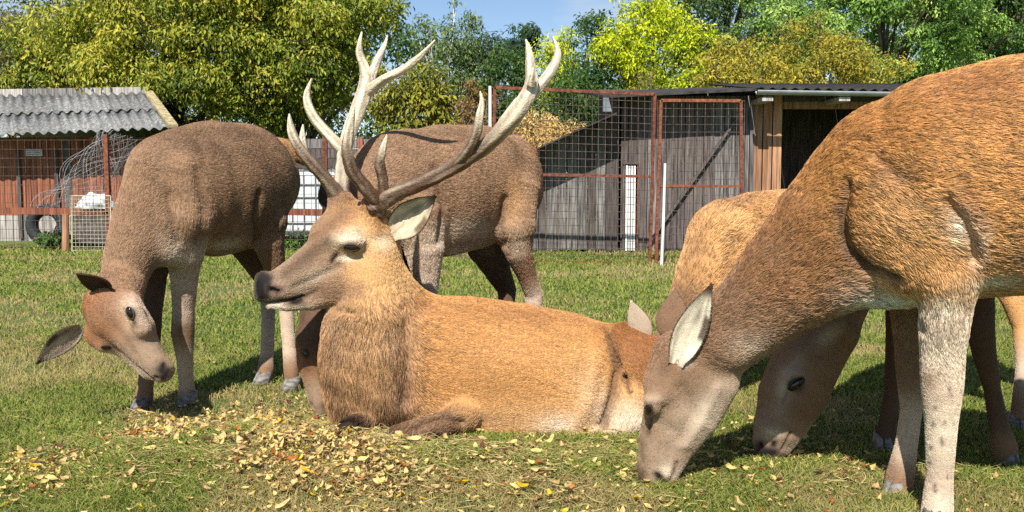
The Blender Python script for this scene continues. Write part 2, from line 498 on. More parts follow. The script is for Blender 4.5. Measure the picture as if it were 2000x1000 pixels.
ROOFG = mat_noise('lichened_fibre_cement', (0.07, 0.07, 0.066), (0.34, 0.34, 0.325), (22, 22, 22), rough=0.9, bump=0.4, c3=(0.17, 0.17, 0.165), lo=.3, hi=.7)
ROOFY = mat_noise('yellow_lichened_edge', (0.28, 0.22, 0.1), (0.6, 0.5, 0.3), (14, 14, 14), rough=0.9, bump=0.5)
WHITEP = mat_noise('white_paint', (0.6, 0.58, 0.55), (0.8, 0.79, 0.77), (12, 12, 4), rough=0.5, bump=0.05)
PLAST = mat_noise('white_plastic', (0.66, 0.69, 0.72), (0.8, 0.82, 0.84), (4, 4, 4), rough=0.4, bump=0.03)
DARKR = mat_plain('black_rubber', (0.03, 0.032, 0.035), 0.7, 0.3)

def board(name, x0, x1, z0, z1, Y, mat, parent, th=0.025, z1b=None, tilt=0.0):
    """one upright board facing the camera; z1b is the top at its right edge when cut on a slope"""
    z1b = z1 if z1b is None else z1b
    g_ = 0.0045
    dy = rng.uniform(-0.006, 0.006)
    v = []
    for yy in (Y + dy, Y + dy + th):
        v += [(x0 + g_, yy, z0), (x1 - g_, yy, z0), (x1 - g_ + tilt, yy, z1b), (x0 + g_ + tilt, yy, z1)]
    me = bpy.data.meshes.new(name)
    me.from_pydata(v, [], [(0, 1, 2, 3), (7, 6, 5, 4), (0, 4, 5, 1), (1, 5, 6, 2), (2, 6, 7, 3), (3, 7, 4, 0)])
    me.update()
    return link(name, me, mat, parent)

def X(px, Y): return (px - 1000.0) / FPX * Y / CP * (1.0) if False else at(px, 360, Y).x
def Z(py, Y): return at(1000, py, Y).z

# ---- right shed: sloping lean-to and taller stable with gutter
YS = 12.4
sh = empty('plank_shed', (X(1330, YS), YS, 0))
set_props(sh, 'weathered grey and brown plank shed with sloping lean-to, gutter and dark open doorway', 'shed')
def slope_top(x):          # roof line of the lean-to
    xa, xb = X(1045, YS), X(1207, YS); za, zb = Z(292, YS), Z(222, YS)
    return za + (zb - za) * (x - xa) / (xb - xa)
x = X(955, YS); xe = X(1209, YS)
while x < xe - 0.02:
    w_ = min(rng.uniform(0.10, 0.17), xe - x)
    board('plank', x, x + w_, 0.02 + rng.uniform(0, .03), slope_top(x) - 0.02, YS, W_GREY if rng.random() < .85 else W_DARK, sh, z1b=slope_top(x + w_) - 0.02)
    x += w_
x = X(1212, YS); xe = X(1468, YS)
while x < xe - 0.02:
    w_ = min(rng.uniform(0.09, 0.16), xe - x)
    zt = Z(187, YS)
    px_ = 1000 + x / YS * FPX
    if not (1216 < px_ < 1243):
        board('plank', x, x + w_, 0.02, zt, YS, W_GREY if rng.random() < .25 else W_DARK, sh)
    else:
        board('plank', x, x + w_, Z(322, YS), zt, YS, W_DARK, sh)
    x += w_
for (a_, b2) in ((1470, 1486), (1487, 1505), (1506, 1524)):
    board('plank', X(a_, YS), X(b2, YS), 0.02, Z(184, YS), YS - 0.03, W_BROWN, sh)
board('header_board', X(1525, YS), X(1900, YS), Z(198.5, YS), Z(182, YS), YS - 0.02, W_DARK, sh, th=0.04)
board('corner_post', X(1461, YS), X(1471, YS), 0.0, Z(187, YS), YS - 0.05, W_DARK, sh, th=0.08)
board('lintel', X(1525, YS), X(1900, YS), Z(213, YS), Z(199, YS), YS - 0.03, W_BROWN, sh, th=0.06)
for i_ in range(10):
    xa = X(1765, YS) + i_ * 0.15
    board('plank', xa, xa + 0.15, 0.02, Z(200, YS), YS - 0.02, W_BROWN, sh)
# inside of the stable, walls behind
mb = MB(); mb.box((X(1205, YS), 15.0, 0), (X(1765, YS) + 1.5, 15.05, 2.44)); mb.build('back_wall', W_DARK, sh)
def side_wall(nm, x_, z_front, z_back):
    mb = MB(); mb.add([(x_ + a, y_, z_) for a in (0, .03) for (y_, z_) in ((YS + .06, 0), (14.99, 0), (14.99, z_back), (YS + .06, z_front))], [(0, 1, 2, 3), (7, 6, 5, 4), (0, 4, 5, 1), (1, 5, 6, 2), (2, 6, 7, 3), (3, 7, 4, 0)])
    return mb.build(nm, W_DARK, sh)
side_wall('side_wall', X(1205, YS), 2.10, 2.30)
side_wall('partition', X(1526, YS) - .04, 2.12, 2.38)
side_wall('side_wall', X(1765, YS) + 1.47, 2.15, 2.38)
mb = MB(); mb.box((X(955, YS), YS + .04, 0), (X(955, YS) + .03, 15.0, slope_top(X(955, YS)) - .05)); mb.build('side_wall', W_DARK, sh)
# roofs
def slab(name, corners, th, mat, parent):
    v = [Vector(c) for c in corners]; v += [c - Vector((0, 0, th)) for c in v]
    me = bpy.data.meshes.new(name); me.from_pydata(v, [], [(0, 1, 2, 3), (7, 6, 5, 4), (0, 4, 5, 1), (1, 5, 6, 2), (2, 6, 7, 3), (3, 7, 4, 0)]); me.update()
    return link(name, me, mat, parent)
YR = YS - 0.50
rf = slab('roof', [at(1178, 186, YR), at(1478, 172, YR), (at(1478, 172, YR).x, 15.2, 2.50), (at(1178, 186, YR).x, 15.2, 2.42)], 0.035, ROOFD, sh)
def corrug(name, P00, P10, P01, P11, waves, amp, mat, parent, jit=0.0):
    """corrugated sheet with thickness; P00-P10 the eave, P01-P11 the ridge"""
    P00, P10, P01, P11 = map(Vector, (P00, P10, P01, P11))
    nrm = (P10 - P00).cross(P01 - P00).normalized()
    if nrm.z < 0: nrm = -nrm
    nu = waves * 6; V = []
    for lay in (0, 1):
        for jv in range(3):
            t = jv / 2
            for i in range(nu + 1):
                s_ = i / nu
                p = (P00.lerp(P10, s_)).lerp(P01.lerp(P11, s_), t)
                V.append(p + nrm * (amp * math.sin(s_ * waves * 2 * math.pi) - lay * 0.008 + jit * math.sin(7 * s_ + 3 * t)))
    F = []; W_ = nu + 1; L0 = 3 * W_
    for jv in range(2):
        for i in range(nu):
            a = jv * W_ + i
            F.append((a, a + 1, a + W_ + 1, a + W_)); F.append((L0 + a, L0 + a + W_, L0 + a + W_ + 1, L0 + a + 1))
    for i in range(nu):
        F.append((i, L0 + i, L0 + i + 1, i + 1)); a = 2 * W_ + i; F.append((a, a + 1, L0 + a + 1, L0 + a))
    for jv in range(2):
        a = jv * W_; F.append((a, a + W_, L0 + a + W_, L0 + a)); a = jv * W_ + nu; F.append((a, L0 + a, L0 + a + W_, a + W_))
    me = bpy.data.meshes.new(name); me.from_pydata(V, [], F); me.update()
    for p in me.polygons: p.use_smooth = len(p.vertices) == 4
    return link(name, me, mat, parent)
e0, e1 = at(1481, 172, YR - .05), at(2100, 181, YR - .05)
for i_ in range(4):
    a_, b2 = i_ / 4 + 0.001, (i_ + 1) / 4
    p0, p1 = e0.lerp(e1, a_), e0.lerp(e1, b2)
    corrug('roof_sheet', p0, p1, (p0.x, 15.2, 2.55), (p1.x, 15.2, 2.55), 7, 0.018, ROOFD, sh)
# gutter: half-round trough under the eave
gp = [at(1478, 181, YR - .10), at(2100, 190, YR - .10)]
V, F = [], []
for lay, rr in ((0, 0.058), (1, 0.052)):
    for p in gp:
        for k_ in range(11):
            a = math.pi + math.pi * k_ / 10
            V.append((p.x, p.y + rr * math.cos(a), p.z + rr * math.sin(a) + 0.03))
for k_ in range(10):
    F.append((k_, k_ + 1, 12 + k_, 11 + k_)); F.append((22 + k_, 33 + k_, 34 + k_, 23 + k_)); F.append((k_, 22 + k_, 23 + k_, k_ + 1))
F += [(0, 11, 33, 22), (10, 32, 43, 21)]
F.append(tuple(range(11)))
me = bpy.data.meshes.new('gutter'); me.from_pydata(V, [], F); me.update()
for p in me.polygons: p.use_smooth = True
link('gutter', me, ZINC, sh)
for px_ in (1490, 1640):
    mb = MB(); q = at(px_, 190, YR - .05); mb.box((q.x - .02, q.y - .04, q.z - .05), (q.x + .12, YS - .03, q.z)); mb.build('gutter_bracket', W_GREYL, sh)
# end of the stable's gutter over the lean-to, lean-to roof
mb = MB(); q = at(1180, 204, YR - 0.05); mb.add([q + Vector(v) for v in ((-.01, 0, -.09), (.10, 0, -.09), (.055, 0, .085), (-.01, 0, .085), (-.01, .1, -.09), (.10, .1, -.09), (.055, .1, .085), (-.01, .1, .085))], [(0,1,2,3),(7,6,5,4),(0,4,5,1),(1,5,6,2),(2,6,7,3),(3,7,4,0)]); mb.build('gutter_end', ZINC, sh)
YL = YS - 0.52
pa, pb = at(952, 332, YL), at(1205, 219, YL)
lr = slab('lean_to_roof', [pa, pb, (pb.x, 15.2, pb.z), (pa.x, 15.2, pa.z)], 0.022, ROOFD, sh)
mb = MB(); mb.bar(at(1252, 496, YS - .05), at(1440, 230, YS - .05), 0.03, 0.06, (0, 1, 0)); mb.build('diagonal_bar', W_DARK, sh)  # dark diagonal bar along the front of the plank wall
# narrow white door standing ajar
dr = empty('white_door', (X(1231, YS), YS - .05, 0))
set_props(dr, 'narrow white slatted door in the dark plank shed wall', 'door')
x = X(1221, YS)
while x < X(1242, YS) - 0.01:
    board('slat', x, x + 0.034, 0.03, Z(323, YS), YS - 0.04, WHITEP, dr, th=0.02); x += 0.035
board('frame', X(1215, YS), X(1220.5, YS), 0.02, Z(320, YS), YS - .04, W_DARK, dr, th=0.04)
board('frame', X(1243, YS), X(1247, YS), 0.02, Z(320, YS), YS - .04, RUSTM, dr, th=0.04)
board('frame', X(1215, YS), X(1247, YS), Z(321, YS), Z(317, YS), YS - .06, W_DARK, dr, th=0.06)

# ------------------------------------------------------------------ fences
def wire_grid(mb, a, b, z0a, z1a, z0b, z1b, dx, dz, r=0.003, skew=0.0):
    """square mesh between two uprights"""
    a, b = Vector(a), Vector(b)
    L = (b - a).length; nx = max(2, int(L / dx))
    for i in range(nx + 1):
        t = i / nx; p = a.lerp(b, t)
        mb.tube([(p.x, p.y, z0a + (z0b - z0a) * t), (p.x + rng.normal(0, .004), p.y, z1a + (z1b - z1a) * t)], r, 4, False)
    nz = max(2, int((z1a - z0a) / dz))
    for j in range(nz + 1):
        s_ = j / nz
        mb.tube([(a.x, a.y, z0a + (z1a - z0a) * s_), ((a.x + b.x) / 2, (a.y + b.y) / 2, (z0a + z0b) / 2 + ((z1a + z1b) / 2 - (z0a + z0b) / 2) * s_ + rng.normal(0, .003)), (b.x, b.y, z0b + (z1b - z0b) * s_)], r, 4, False)
YG = 10.7
def frame_panel(name, label, corners, mids, Y, dx, dz):
    """corners: bl, tl, tr, br in px"""
    c = [at(p[0], p[1], Y) for p in corners]
    r_ = empty(name, (c[0].x, Y, 0)); set_props(r_, label, 'fence panel')
    for (i, j, nm) in ((0, 1, 'upright'), (1, 2, 'top_rail'), (3, 2, 'upright'), (0, 3, 'bottom_rail')):
        mb = MB(); mb.bar(c[i], c[j], 0.034, 0.034, (0, 1, 0)); mb.build(nm, RUSTM, r_)
    for (p, q) in mids:
        mb = MB(); mb.bar(at(*p, Y), at(*q, Y), 0.03, 0.035, (0, 1, 0)); mb.build('cross_rail', RUSTM, r_)
    mb = MB(); wire_grid(mb, (c[0].x, Y, 0), (c[3].x, Y, 0), c[0].z, c[1].z, c[3].z, c[2].z, dx, dz)
    mb.build('wire_mesh', WIRE, r_)
    return r_
frame_panel('fence_panel', 'tall rust-red steel frame filled with square wire mesh', [(964, 513), (966, 171), (1279, 184), (1269, 514)], [((965, 340), (1274, 345))], YG, 0.075, 0.085)
frame_panel('gate', 'rust-red mesh gate in front of the dark plank wall', [(1281, 520), (1291, 196), (1447, 197), (1449, 515)], [((1286, 363), (1449, 364))], YG - 0.06, 0.085, 0.09)['category'] = 'gate'
def pole(name, label, a, b, Y, r, mat, cat='post'):
    A, B = at(*a, Y), at(*b, Y); A.z = -0.02
    mb = MB(); mb.tube([A, A.lerp(B, .5) + Vector((.004, 0, 0)), B], [r, r * .95, r * .85], 10)
    o = mb.build(name, mat, None, False); set_props(o, label, cat)
    return o
pole('stake', 'thin white stake stuck in the lawn before the mesh gate', (1292, 524), (1299, 319), YG - .25, 0.018, WHITEP)
pole('stake', 'white stake at the left end of the tall rust-red mesh panel', (957, 514), (957, 168), YG, 0.022, WHITEP)

# long wire fence across the back
fz = empty('wire_fence', (X(100, 12.6), 12.6, 0))
set_props(fz, 'long wire mesh fence with brown rails and posts across the back of the lawn', 'fence')
fpts = [(-120, 12.7), (210, 12.6), (440, 12.5), (636, 12.3), (800, 11.5), (950, 10.75)]
for (p, Y_) in fpts:
    xx = X(p, Y_); mb = MB(); mb.box((xx - .03, Y_ - .03, -.02), (xx + .03, Y_ + .03, 1.60)); mb.build('post', RUSTM, fz)
for (p, Y0), (q, Y1) in zip(fpts[:-1], fpts[1:]):
    A, B = Vector((X(p, Y0), Y0, 0)), Vector((X(q, Y1), Y1, 0))
    mb = MB(); wire_grid(mb, A, B, .06, 1.52, .06, 1.52, 0.10, 0.12, 0.0028); mb.build('wire_mesh', WIRE, fz)
    mb = MB(); mb.bar(A + Vector((.031, -.05, .57)), B + Vector((-.031, -.05, .545)), .03, .09); mb.build('rail', mat_wood_rail if False else W_RED, fz)

# ------------------------------------------------------------------ left shed
ls = empty('roofed_shed', (X(150, 15), 15.0, 0))
set_props(ls, 'red-brown plank shed under a grey corrugated roof', 'shed')
YW = 15.0
x = X(-70, YW); xe = X(318, YW)
while x < xe:
    w_ = rng.uniform(0.085, 0.13)
    zt = Z(268, YW)
    board('plank', x, x + w_, 0.42, zt, YW, W_RED if rng.random() < .82 else W_DARK, ls)
    board('base_board', x, x + w_, 0.0, 0.415, YW - .01, W_GREYL if rng.random() < .7 else W_GREY, ls)
    x += w_
mb = MB(); mb.box((xe, YW + .03, 0), (xe + .03, 18.5, 1.75)); mb.build('side_wall', W_RED, ls)
mb = MB(); mb.box((X(-70, YW), 18.5, 0), (xe, 18.53, 1.75)); mb.build('back_wall', W_RED, ls)
EL, ER = at(-75, 266, 14.35), at(336, 249, 14.35)
ML, MR = at(-75, 226, 15.4), at(311, 214, 15.4)
RL_, RR_ = at(-75, 187, 16.4), at(287, 181, 16.4)
nsh = 4
for i_ in range(nsh):
    a_, b2 = i_ / nsh, (i_ + 1) / nsh + 0.004
    mt = ROOFY if i_ == nsh - 1 and False else ROOFG
    corrug('roof_sheet', EL.lerp(ER, a_), EL.lerp(ER, b2), ML.lerp(MR, a_) - Vector((0, 0, .004)), ML.lerp(MR, b2) - Vector((0, 0, .004)), 5, 0.026, mt, ls, .006)
    corrug('roof_sheet', ML.lerp(MR, a_) + Vector((0, -.05, .004)), ML.lerp(MR, b2) + Vector((0, -.05, .004)), RL_.lerp(RR_, a_), RL_.lerp(RR_, b2), 5, 0.026, mt, ls, .006)
mb = MB(); mb.bar(ER + Vector((.02, 0, .02)), RR_ + Vector((.02, 0, .02)), .14, .05); mb.build('edge_flashing', ROOFY, ls)
for i_ in range(3):
    a_, b2 = i_ / 3 + .002, (i_ + 1) / 3 - .002
    mb = MB(); up = Vector((0, 0, .03)); mb.bar(RL_.lerp(RR_, a_) + up, RL_.lerp(RR_, b2) + up, .05, .14); mb.build('ridge_board', W_GREYL if i_ != 1 else W_GREY, ls)
mb = MB(); mb.add([RL_, RR_, RR_ + Vector((.1, 2.2, -.7)), RL_ + Vector((0, 2.2, -.7))], [(0, 1, 2, 3)]); rb = mb.build('rear_roof', ROOFG, ls)
rb.modifiers.new('s', 'SOLIDIFY').thickness = .02
mb = MB(); q = at(66, 298, YW - .06); mb.box((q.x - .13, q.y, q.z - .055), (q.x + .13, q.y + .03, q.z + .055)); pn = mb.build('wall_vent', WHITEP, ls)
mb = MB()
for dz in (-.03, 0, .03): mb.box((q.x - .11, q.y - .012, q.z + dz - .004), (q.x + .11, q.y - .001, q.z + dz + .004))
mb.build('louvre', GALV, pn)
for px_, nm in ((36, 'batten'), (110, 'batten')):
    board(nm, X(px_, YW), X(px_ + 8, YW), .05, 1.5, YW - .06, W_DARK, ls, th=.03)

# roll of netting, crate panel, tyre, sack, weeds
nt = MB()
ca, cb = at(120, 440, 13.4), at(235, 262, 13.4)
ax = (cb - ca).normalized(); sx = ax.cross(Vector((0, 1, 0))).normalized(); sy = ax.cross(sx)
Ln = (cb - ca).length
for turn in (1, -1):
    for k_ in range(20):
        pts = []
        ph = 2 * math.pi * k_ / 20
        for j in range(22):
            t = j / 21
            rr = (.42 - .16 * t) * (1 + .25 * math.sin(5 * t + ph * 2) + .1 * math.sin(13 * t + k_))
            a = ph + turn * t * 4.2
            pts.append(ca + ax * (Ln * (t + .03 * math.sin(ph * 3 + 8 * t))) + sx * rr * math.cos(a) + sy * rr * .55 * math.sin(a))
        nt.tube(pts, 0.0026, 3, False)
set_props(nt.build('netting_roll', GALV), 'crumpled roll of galvanised wire netting leaning on the shed', 'wire netting')
cp = empty('mesh_crate', (X(178, 12.35), 12.35, 0)); set_props(cp, 'pale fine-mesh wire crate panel standing against the fence', 'crate panel')
c = [at(*p, 12.35) for p in ((141, 497), (141, 382), (216, 382), (216, 497))]
mb = MB()
for i in range(4): mb.bar(c[i], c[(i + 1) % 4], .014, .014, (0, 1, 0))
mb.build('frame', PALEW, cp)
mb = MB(); wire_grid(mb, (c[0].x, 12.35, 0), (c[3].x, 12.35, 0), c[0].z, c[1].z, c[3].z, c[2].z, .05, .05, .0035); mb.build('wire_mesh', PALEW, cp)
# tyre
bm = bmesh.new()
tq = at(93, 448, 13.6)
RT, rt = 0.23, 0.085
rings = []
for i in range(28):
    a = 2 * math.pi * i / 28
    rings.append([bm.verts.new((tq.x + math.cos(a) * (RT + rt * math.cos(p) * (1.0)), tq.y + (rt * 1.1) * math.sin(p), 0.315 + math.sin(a) * (RT + rt * math.cos(p)))) for p in [2 * math.pi * j / 12 for j in range(12)]])
for i in range(28):
    for j in range(12):
        bm.faces.new((rings[i][j], rings[i][(j + 1) % 12], rings[(i + 1) % 28][(j + 1) % 12], rings[(i + 1) % 28][j]))
me = bpy.data.meshes.new('tyre'); bm.to_mesh(me); bm.free()
for p in me.polygons: p.use_smooth = True
set_props(link('tyre', me, DARKR), 'dark old tyre standing behind the fence rail by the red-brown shed', 'tyre')
# sack
bm = bmesh.new(); bmesh.ops.create_icosphere(bm, subdivisions=4, radius=1)
sq_ = at(190, 400, 13.3)
for v in bm.verts:
    nz = math.sin(v.co.x * 5 + 1) * math.cos(v.co.z * 4) * .12 + math.sin(v.co.y * 7 + v.co.z * 9) * .06
    v.co *= 1 + nz * 1.6; v.co = Vector((v.co.x * (.26 - .08 * v.co.z), v.co.y * .2, v.co.z * .17)) + Vector((sq_.x, sq_.y, .62))
me = bpy.data.meshes.new('sack'); bm.to_mesh(me); bm.free()
for p in me.polygons: p.use_smooth = True
set_props(link('sack', me, PLAST), 'lumpy white plastic sack lying on a dark crate behind the pale wire panel', 'sack')
cr_ = empty('wooden_crate', (sq_.x, sq_.y, 0)); set_props(cr_, 'dark slatted wooden crate under the white sack', 'crate')
for j in range(4): board('slat', sq_.x - .3, sq_.x + .3, .02 + j * .115, .125 + j * .115, sq_.y - .22, W_DARK, cr_, th=.44)
mb = MB(); mb.box((sq_.x - .3, sq_.y - .2, .482), (sq_.x + .3, sq_.y + .2, .49)); mb.build('lid', W_DARK, cr_)
pole('post', 'short brown wooden post beside the tyre at the fence', (128, 497), (128, 418), 12.5, .05, W_BROWN)

# white liquid containers in cages
def tank(px, Y, label):
    x0 = X(px, Y)
    r_ = empty('caged_tank', (x0, Y + .5, 0)); set_props(r_, label, 'tank', 'caged white tanks behind the fence')
    bm = bmesh.new(); bmesh.ops.create_cube(bm, size=1)
    bmesh.ops.transform(bm, matrix=Matrix.Translation((x0, Y + .5, .64)) @ Matrix.Diagonal((1.0, .9, .94, 1)), verts=bm.verts)
    bmesh.ops.bevel(bm, geom=bm.edges[:], offset=.06, segments=3, affect='EDGES')
    me = bpy.data.meshes.new('bottle'); bm.to_mesh(me); bm.free()
    bo = link('bottle', me, PLAST, r_)
    mb = MB(); mb.tube([(x0, Y + .5, 1.10), (x0, Y + .5, 1.15)], .09, 14); mb.build('cap', DARKR, bo)
    mb = MB()
    for i in range(7):
        xx = x0 - .52 + i * 1.04 / 6
        for yy in (Y + .03, Y + .97): mb.tube([(xx, yy, .12), (xx, yy, 1.12)], .009, 6)
    for j in range(6):
        zz = .16 + j * .19
        for yy in (Y + .03, Y + .97): mb.tube([(x0 - .53, yy, zz), (x0 + .53, yy, zz)], .009, 6)
        for xx in (x0 - .53, x0 + .53): mb.tube([(xx, Y + .03, zz), (xx, Y + .97, zz)], .009, 6)
    mb.build('cage', GALV, r_)
    for i in range(3):
        mb = MB(); mb.box((x0 - .55 + i * .45, Y, 0), (x0 - .35 + i * .45, Y + 1, .12)); mb.build('pallet_block', W_BROWN, r_)
tank(592, 13.6, 'white caged liquid tank behind the fence, between the hind and the stag')
tank(735, 13.8, 'white caged liquid tank behind the fence, beyond the stag head')
# dark board wall behind
bw = empty('board_wall', (X(660, 15.4), 15.4, 0)); set_props(bw, 'dark wall of horizontal weathered boards beyond the white tanks', 'wall')
for j in range(10):
    z0 = .03 + j * .165
    board('board', X(500, 15.4) + rng.uniform(-.1, .1), X(830, 15.4) + rng.uniform(-.1, .1), z0, z0 + .155, 15.4, W_DARK if rng.random() < .7 else W_GREY, bw, th=.03)
for px_ in (540, 700, 810):
    board('post', X(px_, 15.36), X(px_ + 10, 15.36), 0, 1.7, 15.33, W_RED, bw, th=.05)
# ------------------------------------------------------------------ trees and shrubs
LEAF = mat_attr('foliage', rough=0.5, spec=0.3, trans=0.32)
BARK = mat_noise('bark', (0.05, 0.04, 0.032), (0.19, 0.16, 0.13), (6, 6, 2), rough=0.9, bump=0.6)
BIRCHB = mat_noise('birch_bark', (0.25, 0.24, 0.22), (0.75, 0.73, 0.7), (3, 3, 9), rough=0.8, bump=0.3)
def foliage(centers, radii, n_leaf, size, pal, droop, flat, seed, squash=0.8, aspect=0.5):
    r = np.random.default_rng(seed)
    nc = len(centers)
    w = radii ** 2; w = w / w.sum()
    ci = r.choice(nc, n_leaf, p=w)
    dirs = r.normal(size=(n_leaf, 3)); dirs /= np.linalg.norm(dirs, axis=1)[:, None]
    dirs[:, 2] = np.where(r.random(n_leaf) < 0.35, np.abs(dirs[:, 2]), dirs[:, 2])
    rad = radii[ci] * r.uniform(0.35, 1.08, n_leaf) ** 0.6
    # lumps inside each clump
    ph = r.uniform(0, 6, (nc, 3))[ci]
    rad = rad * (1 + 0.28 * np.sin(dirs[:, 0] * 5 + ph[:, 0]) * np.cos(dirs[:, 2] * 5 + ph[:, 1]))
    P = centers[ci] + dirs * rad[:, None] * np.array([1, 1, squash])
    N = dirs * 0.6 + r.normal(0, 0.55, (n_leaf, 3)) + np.array([-0.05, -0.35, 0.5])
    N /= np.linalg.norm(N, axis=1)[:, None]
    A = r.normal(size=(n_leaf, 3)) + np.array([0, 0, -droop]) + dirs * 0.4
    A -= (A * N).sum(1)[:, None] * N; A /= np.maximum(np.linalg.norm(A, axis=1), 1e-6)[:, None]
    S = np.cross(N, A)
    L = size * 0.74 * r.uniform(0.5, 1.45, n_leaf)[:, None]
    W_ = L * aspect * r.uniform(0.7, 1.2, n_leaf)[:, None]
    v = np.stack([P, P + A * L * 0.5 + S * W_ * 0.5 + N * L * 0.06, P + A * L - N * L * 0.12, P + A * L * 0.5 - S * W_ * 0.5 + N * L * 0.06], 1).reshape(-1, 3)
    k = np.arange(n_leaf) * 4
    F3 = np.concatenate([np.stack([k, k + 1, k + 2], 1), np.stack([k, k + 2, k + 3], 1)])
    pal = np.clip(np.array(pal) * 1.3, 0, .8)
    cc = r.random(nc)[ci]; t = np.clip(cc * 0.75 + r.normal(0.12, 0.22, n_leaf), 0, 0.999)
    f = t * (len(pal) - 1); i0 = f.astype(int); i1 = np.minimum(i0 + 1, len(pal) - 1); f = (f - i0)[:, None]
    col = pal[i0] * (1 - f) + pal[i1] * f
    col = col * r.uniform(0.7, 1.3, (n_leaf, 1))
    return v, F3, np.repeat(col, 4, axis=0)

def tree(label, px, top, hw, Y, pal, name='tree', leaf=0.11, dens=1000, bottom=None, droop=1.2, fill=1.0, bark=None, seed=None, clump=0.42, group=None, sparse_top=False, trunk=True, aspect=0.42, cat=None, depth=0.8, nclump=None):
    seed = seed if seed is not None else int(abs(px) * 7 + top * 3 + Y * 11) % 100000
    r = np.random.default_rng(seed)
    xc = X(px, Y); zt = Z(top, Y); wid = hw / FPX * Y
    zb = 0.15 * zt if bottom is None else Z(bottom, Y)
    zb = max(zb, 0.1)
    hh = (zt - zb) / 2; zc = zb + hh
    root = empty(name, (xc, Y, 0)); set_props(root, label, cat or ('tree' if trunk else 'shrub'), group)
    area = wid * 2 * hh * 2 * 0.8
    cr = clump * (0.6 + 0.12 * min(wid, 4))
    nc = nclump or int(np.clip(area / (cr * cr) * 1.9 * fill, 14, 150))
    cs, rs_ = [], []
    while len(cs) < nc:
        d_ = r.normal(size=3); d_ /= np.linalg.norm(d_)
        q = r.uniform(0.25, 1.0) ** 0.5
        if d_[1] > 0.55 and r.random() < .7: d_[1] *= -1
        wv = 1 + 0.2 * math.sin(d_[0] * 5 + seed) + 0.2 * math.sin(d_[2] * 6 + d_[0] * 3 + seed * 2)
        p = np.array([d_[0] * (wid - cr * .6) * wv, d_[1] * wid * depth, d_[2] * (hh - cr * .5) * wv]) * q
        # egg: wider in the lower half
        p[0] *= 1.0 - 0.22 * (p[2] / max(hh, .1))
        cs.append(p + np.array([xc, Y, zc])); rs_.append(cr * r.choice((r.uniform(0.35, .7), r.uniform(.8, 1.45))))
    cs, rs_ = np.array(cs), np.array(rs_)
    n_leaf = int(np.clip(area * dens * 2.1, 1500, 72000))
    v, f3, col = foliage(cs, rs_, n_leaf, leaf, pal, droop, 0, seed + 1, aspect=aspect)
    me = np_mesh('crown', v, None, f3, smooth=False); color_attr(me, col)
    link('crown', me, LEAF, root)
    # trunk and limbs
    mb = MB()
    tr = max(0.05, zt * 0.026)
    p0 = Vector((xc, Y, -.05)); top_p = Vector((xc + r.normal(0, .15), Y + r.normal(0, .1), zb + hh * 1.25))
    trunk_pts = [p0.lerp(top_p, t) + Vector((r.normal(0, .04), r.normal(0, .04), 0)) * (1 if t else 0) for t in np.linspace(0, 1, 7)]
    mb.tube(trunk_pts, list(np.linspace(tr, tr * .3, 7)), 8)
    pick = r.permutation(nc)[:min(nc, 26)]
    for i in pick:
        e = Vector(cs[i]); t = float(np.clip((e.z - zb * .5) / max(top_p.z, .1) * .7, .12, .92))
        s_ = p0.lerp(top_p, t)
        mid = s_.lerp(e, .5) + Vector((r.normal(0, .12), r.normal(0, .12), .12 + r.normal(0, .08)))
        mb.tube([s_, mid, e], [tr * .35, tr * .22, tr * .06], 5, False)
        for _ in range(2):
            e2 = e + Vector(r.normal(0, .4, 3)) * cr * 1.6
            mb.tube([mid.lerp(e, .6), e2], [tr * .12, tr * .03], 4, False)
    if sparse_top:
        for _ in range(40):
            s_ = top_p + Vector((r.normal(0, wid * .5), r.normal(0, .4), r.uniform(-hh * .4, .2)))
            d_ = Vector((r.normal(0, .5), r.normal(0, .3), 1)).normalized() * r.uniform(.5, 1.6)
            e = s_ + d_
            mid = s_.lerp(e, .5) + Vector(r.normal(0, .12, 3))
            mb.tube([s_, mid, e], [tr * .16, tr * .1, tr * .03], 4, False)
            for _ in range(3):
                b_2 = mid.lerp(e, r.uniform(0, .8)); mb.tube([b_2, b_2 + Vector(r.normal(0, .3, 3)) + Vector((0, 0, .15))], [tr * .06, tr * .02], 3, False)
    mb.build('trunk' if trunk else 'stem', bark or BARK, root, True)
    return root

OLIVE = [srgb(62, 78, 24), srgb(102, 116, 36), srgb(140, 146, 48), srgb(168, 156, 58)]
OLIVE2 = [srgb(62, 70, 24), srgb(104, 108, 36), srgb(150, 148, 48), srgb(124, 104, 50)]
DULL = [srgb(84, 86, 40), srgb(112, 108, 56), srgb(136, 128, 70)]
BIRCH = [srgb(58, 78, 36), srgb(88, 108, 54), srgb(120, 134, 78)]
DEEP = [srgb(34, 58, 24), srgb(54, 82, 34), srgb(84, 110, 48)]
LIME = [srgb(120, 140, 20), srgb(170, 180, 28), srgb(206, 204, 44)]
OCHRE = [srgb(104, 102, 36), srgb(146, 136, 46), srgb(178, 162, 60)]
FRESH = [srgb(56, 84, 34), srgb(92, 124, 52), srgb(130, 158, 74), srgb(164, 182, 98)]
DARKG = [srgb(42, 62, 28), srgb(62, 86, 36), srgb(92, 112, 50)]
BROWN = [srgb(104, 80, 46), srgb(142, 110, 62), srgb(120, 112, 60)]
STRAWC = [srgb(150, 124, 74), srgb(190, 160, 100), srgb(214, 186, 126)]
PINE = [srgb(40, 60, 44), srgb(62, 84, 58)]

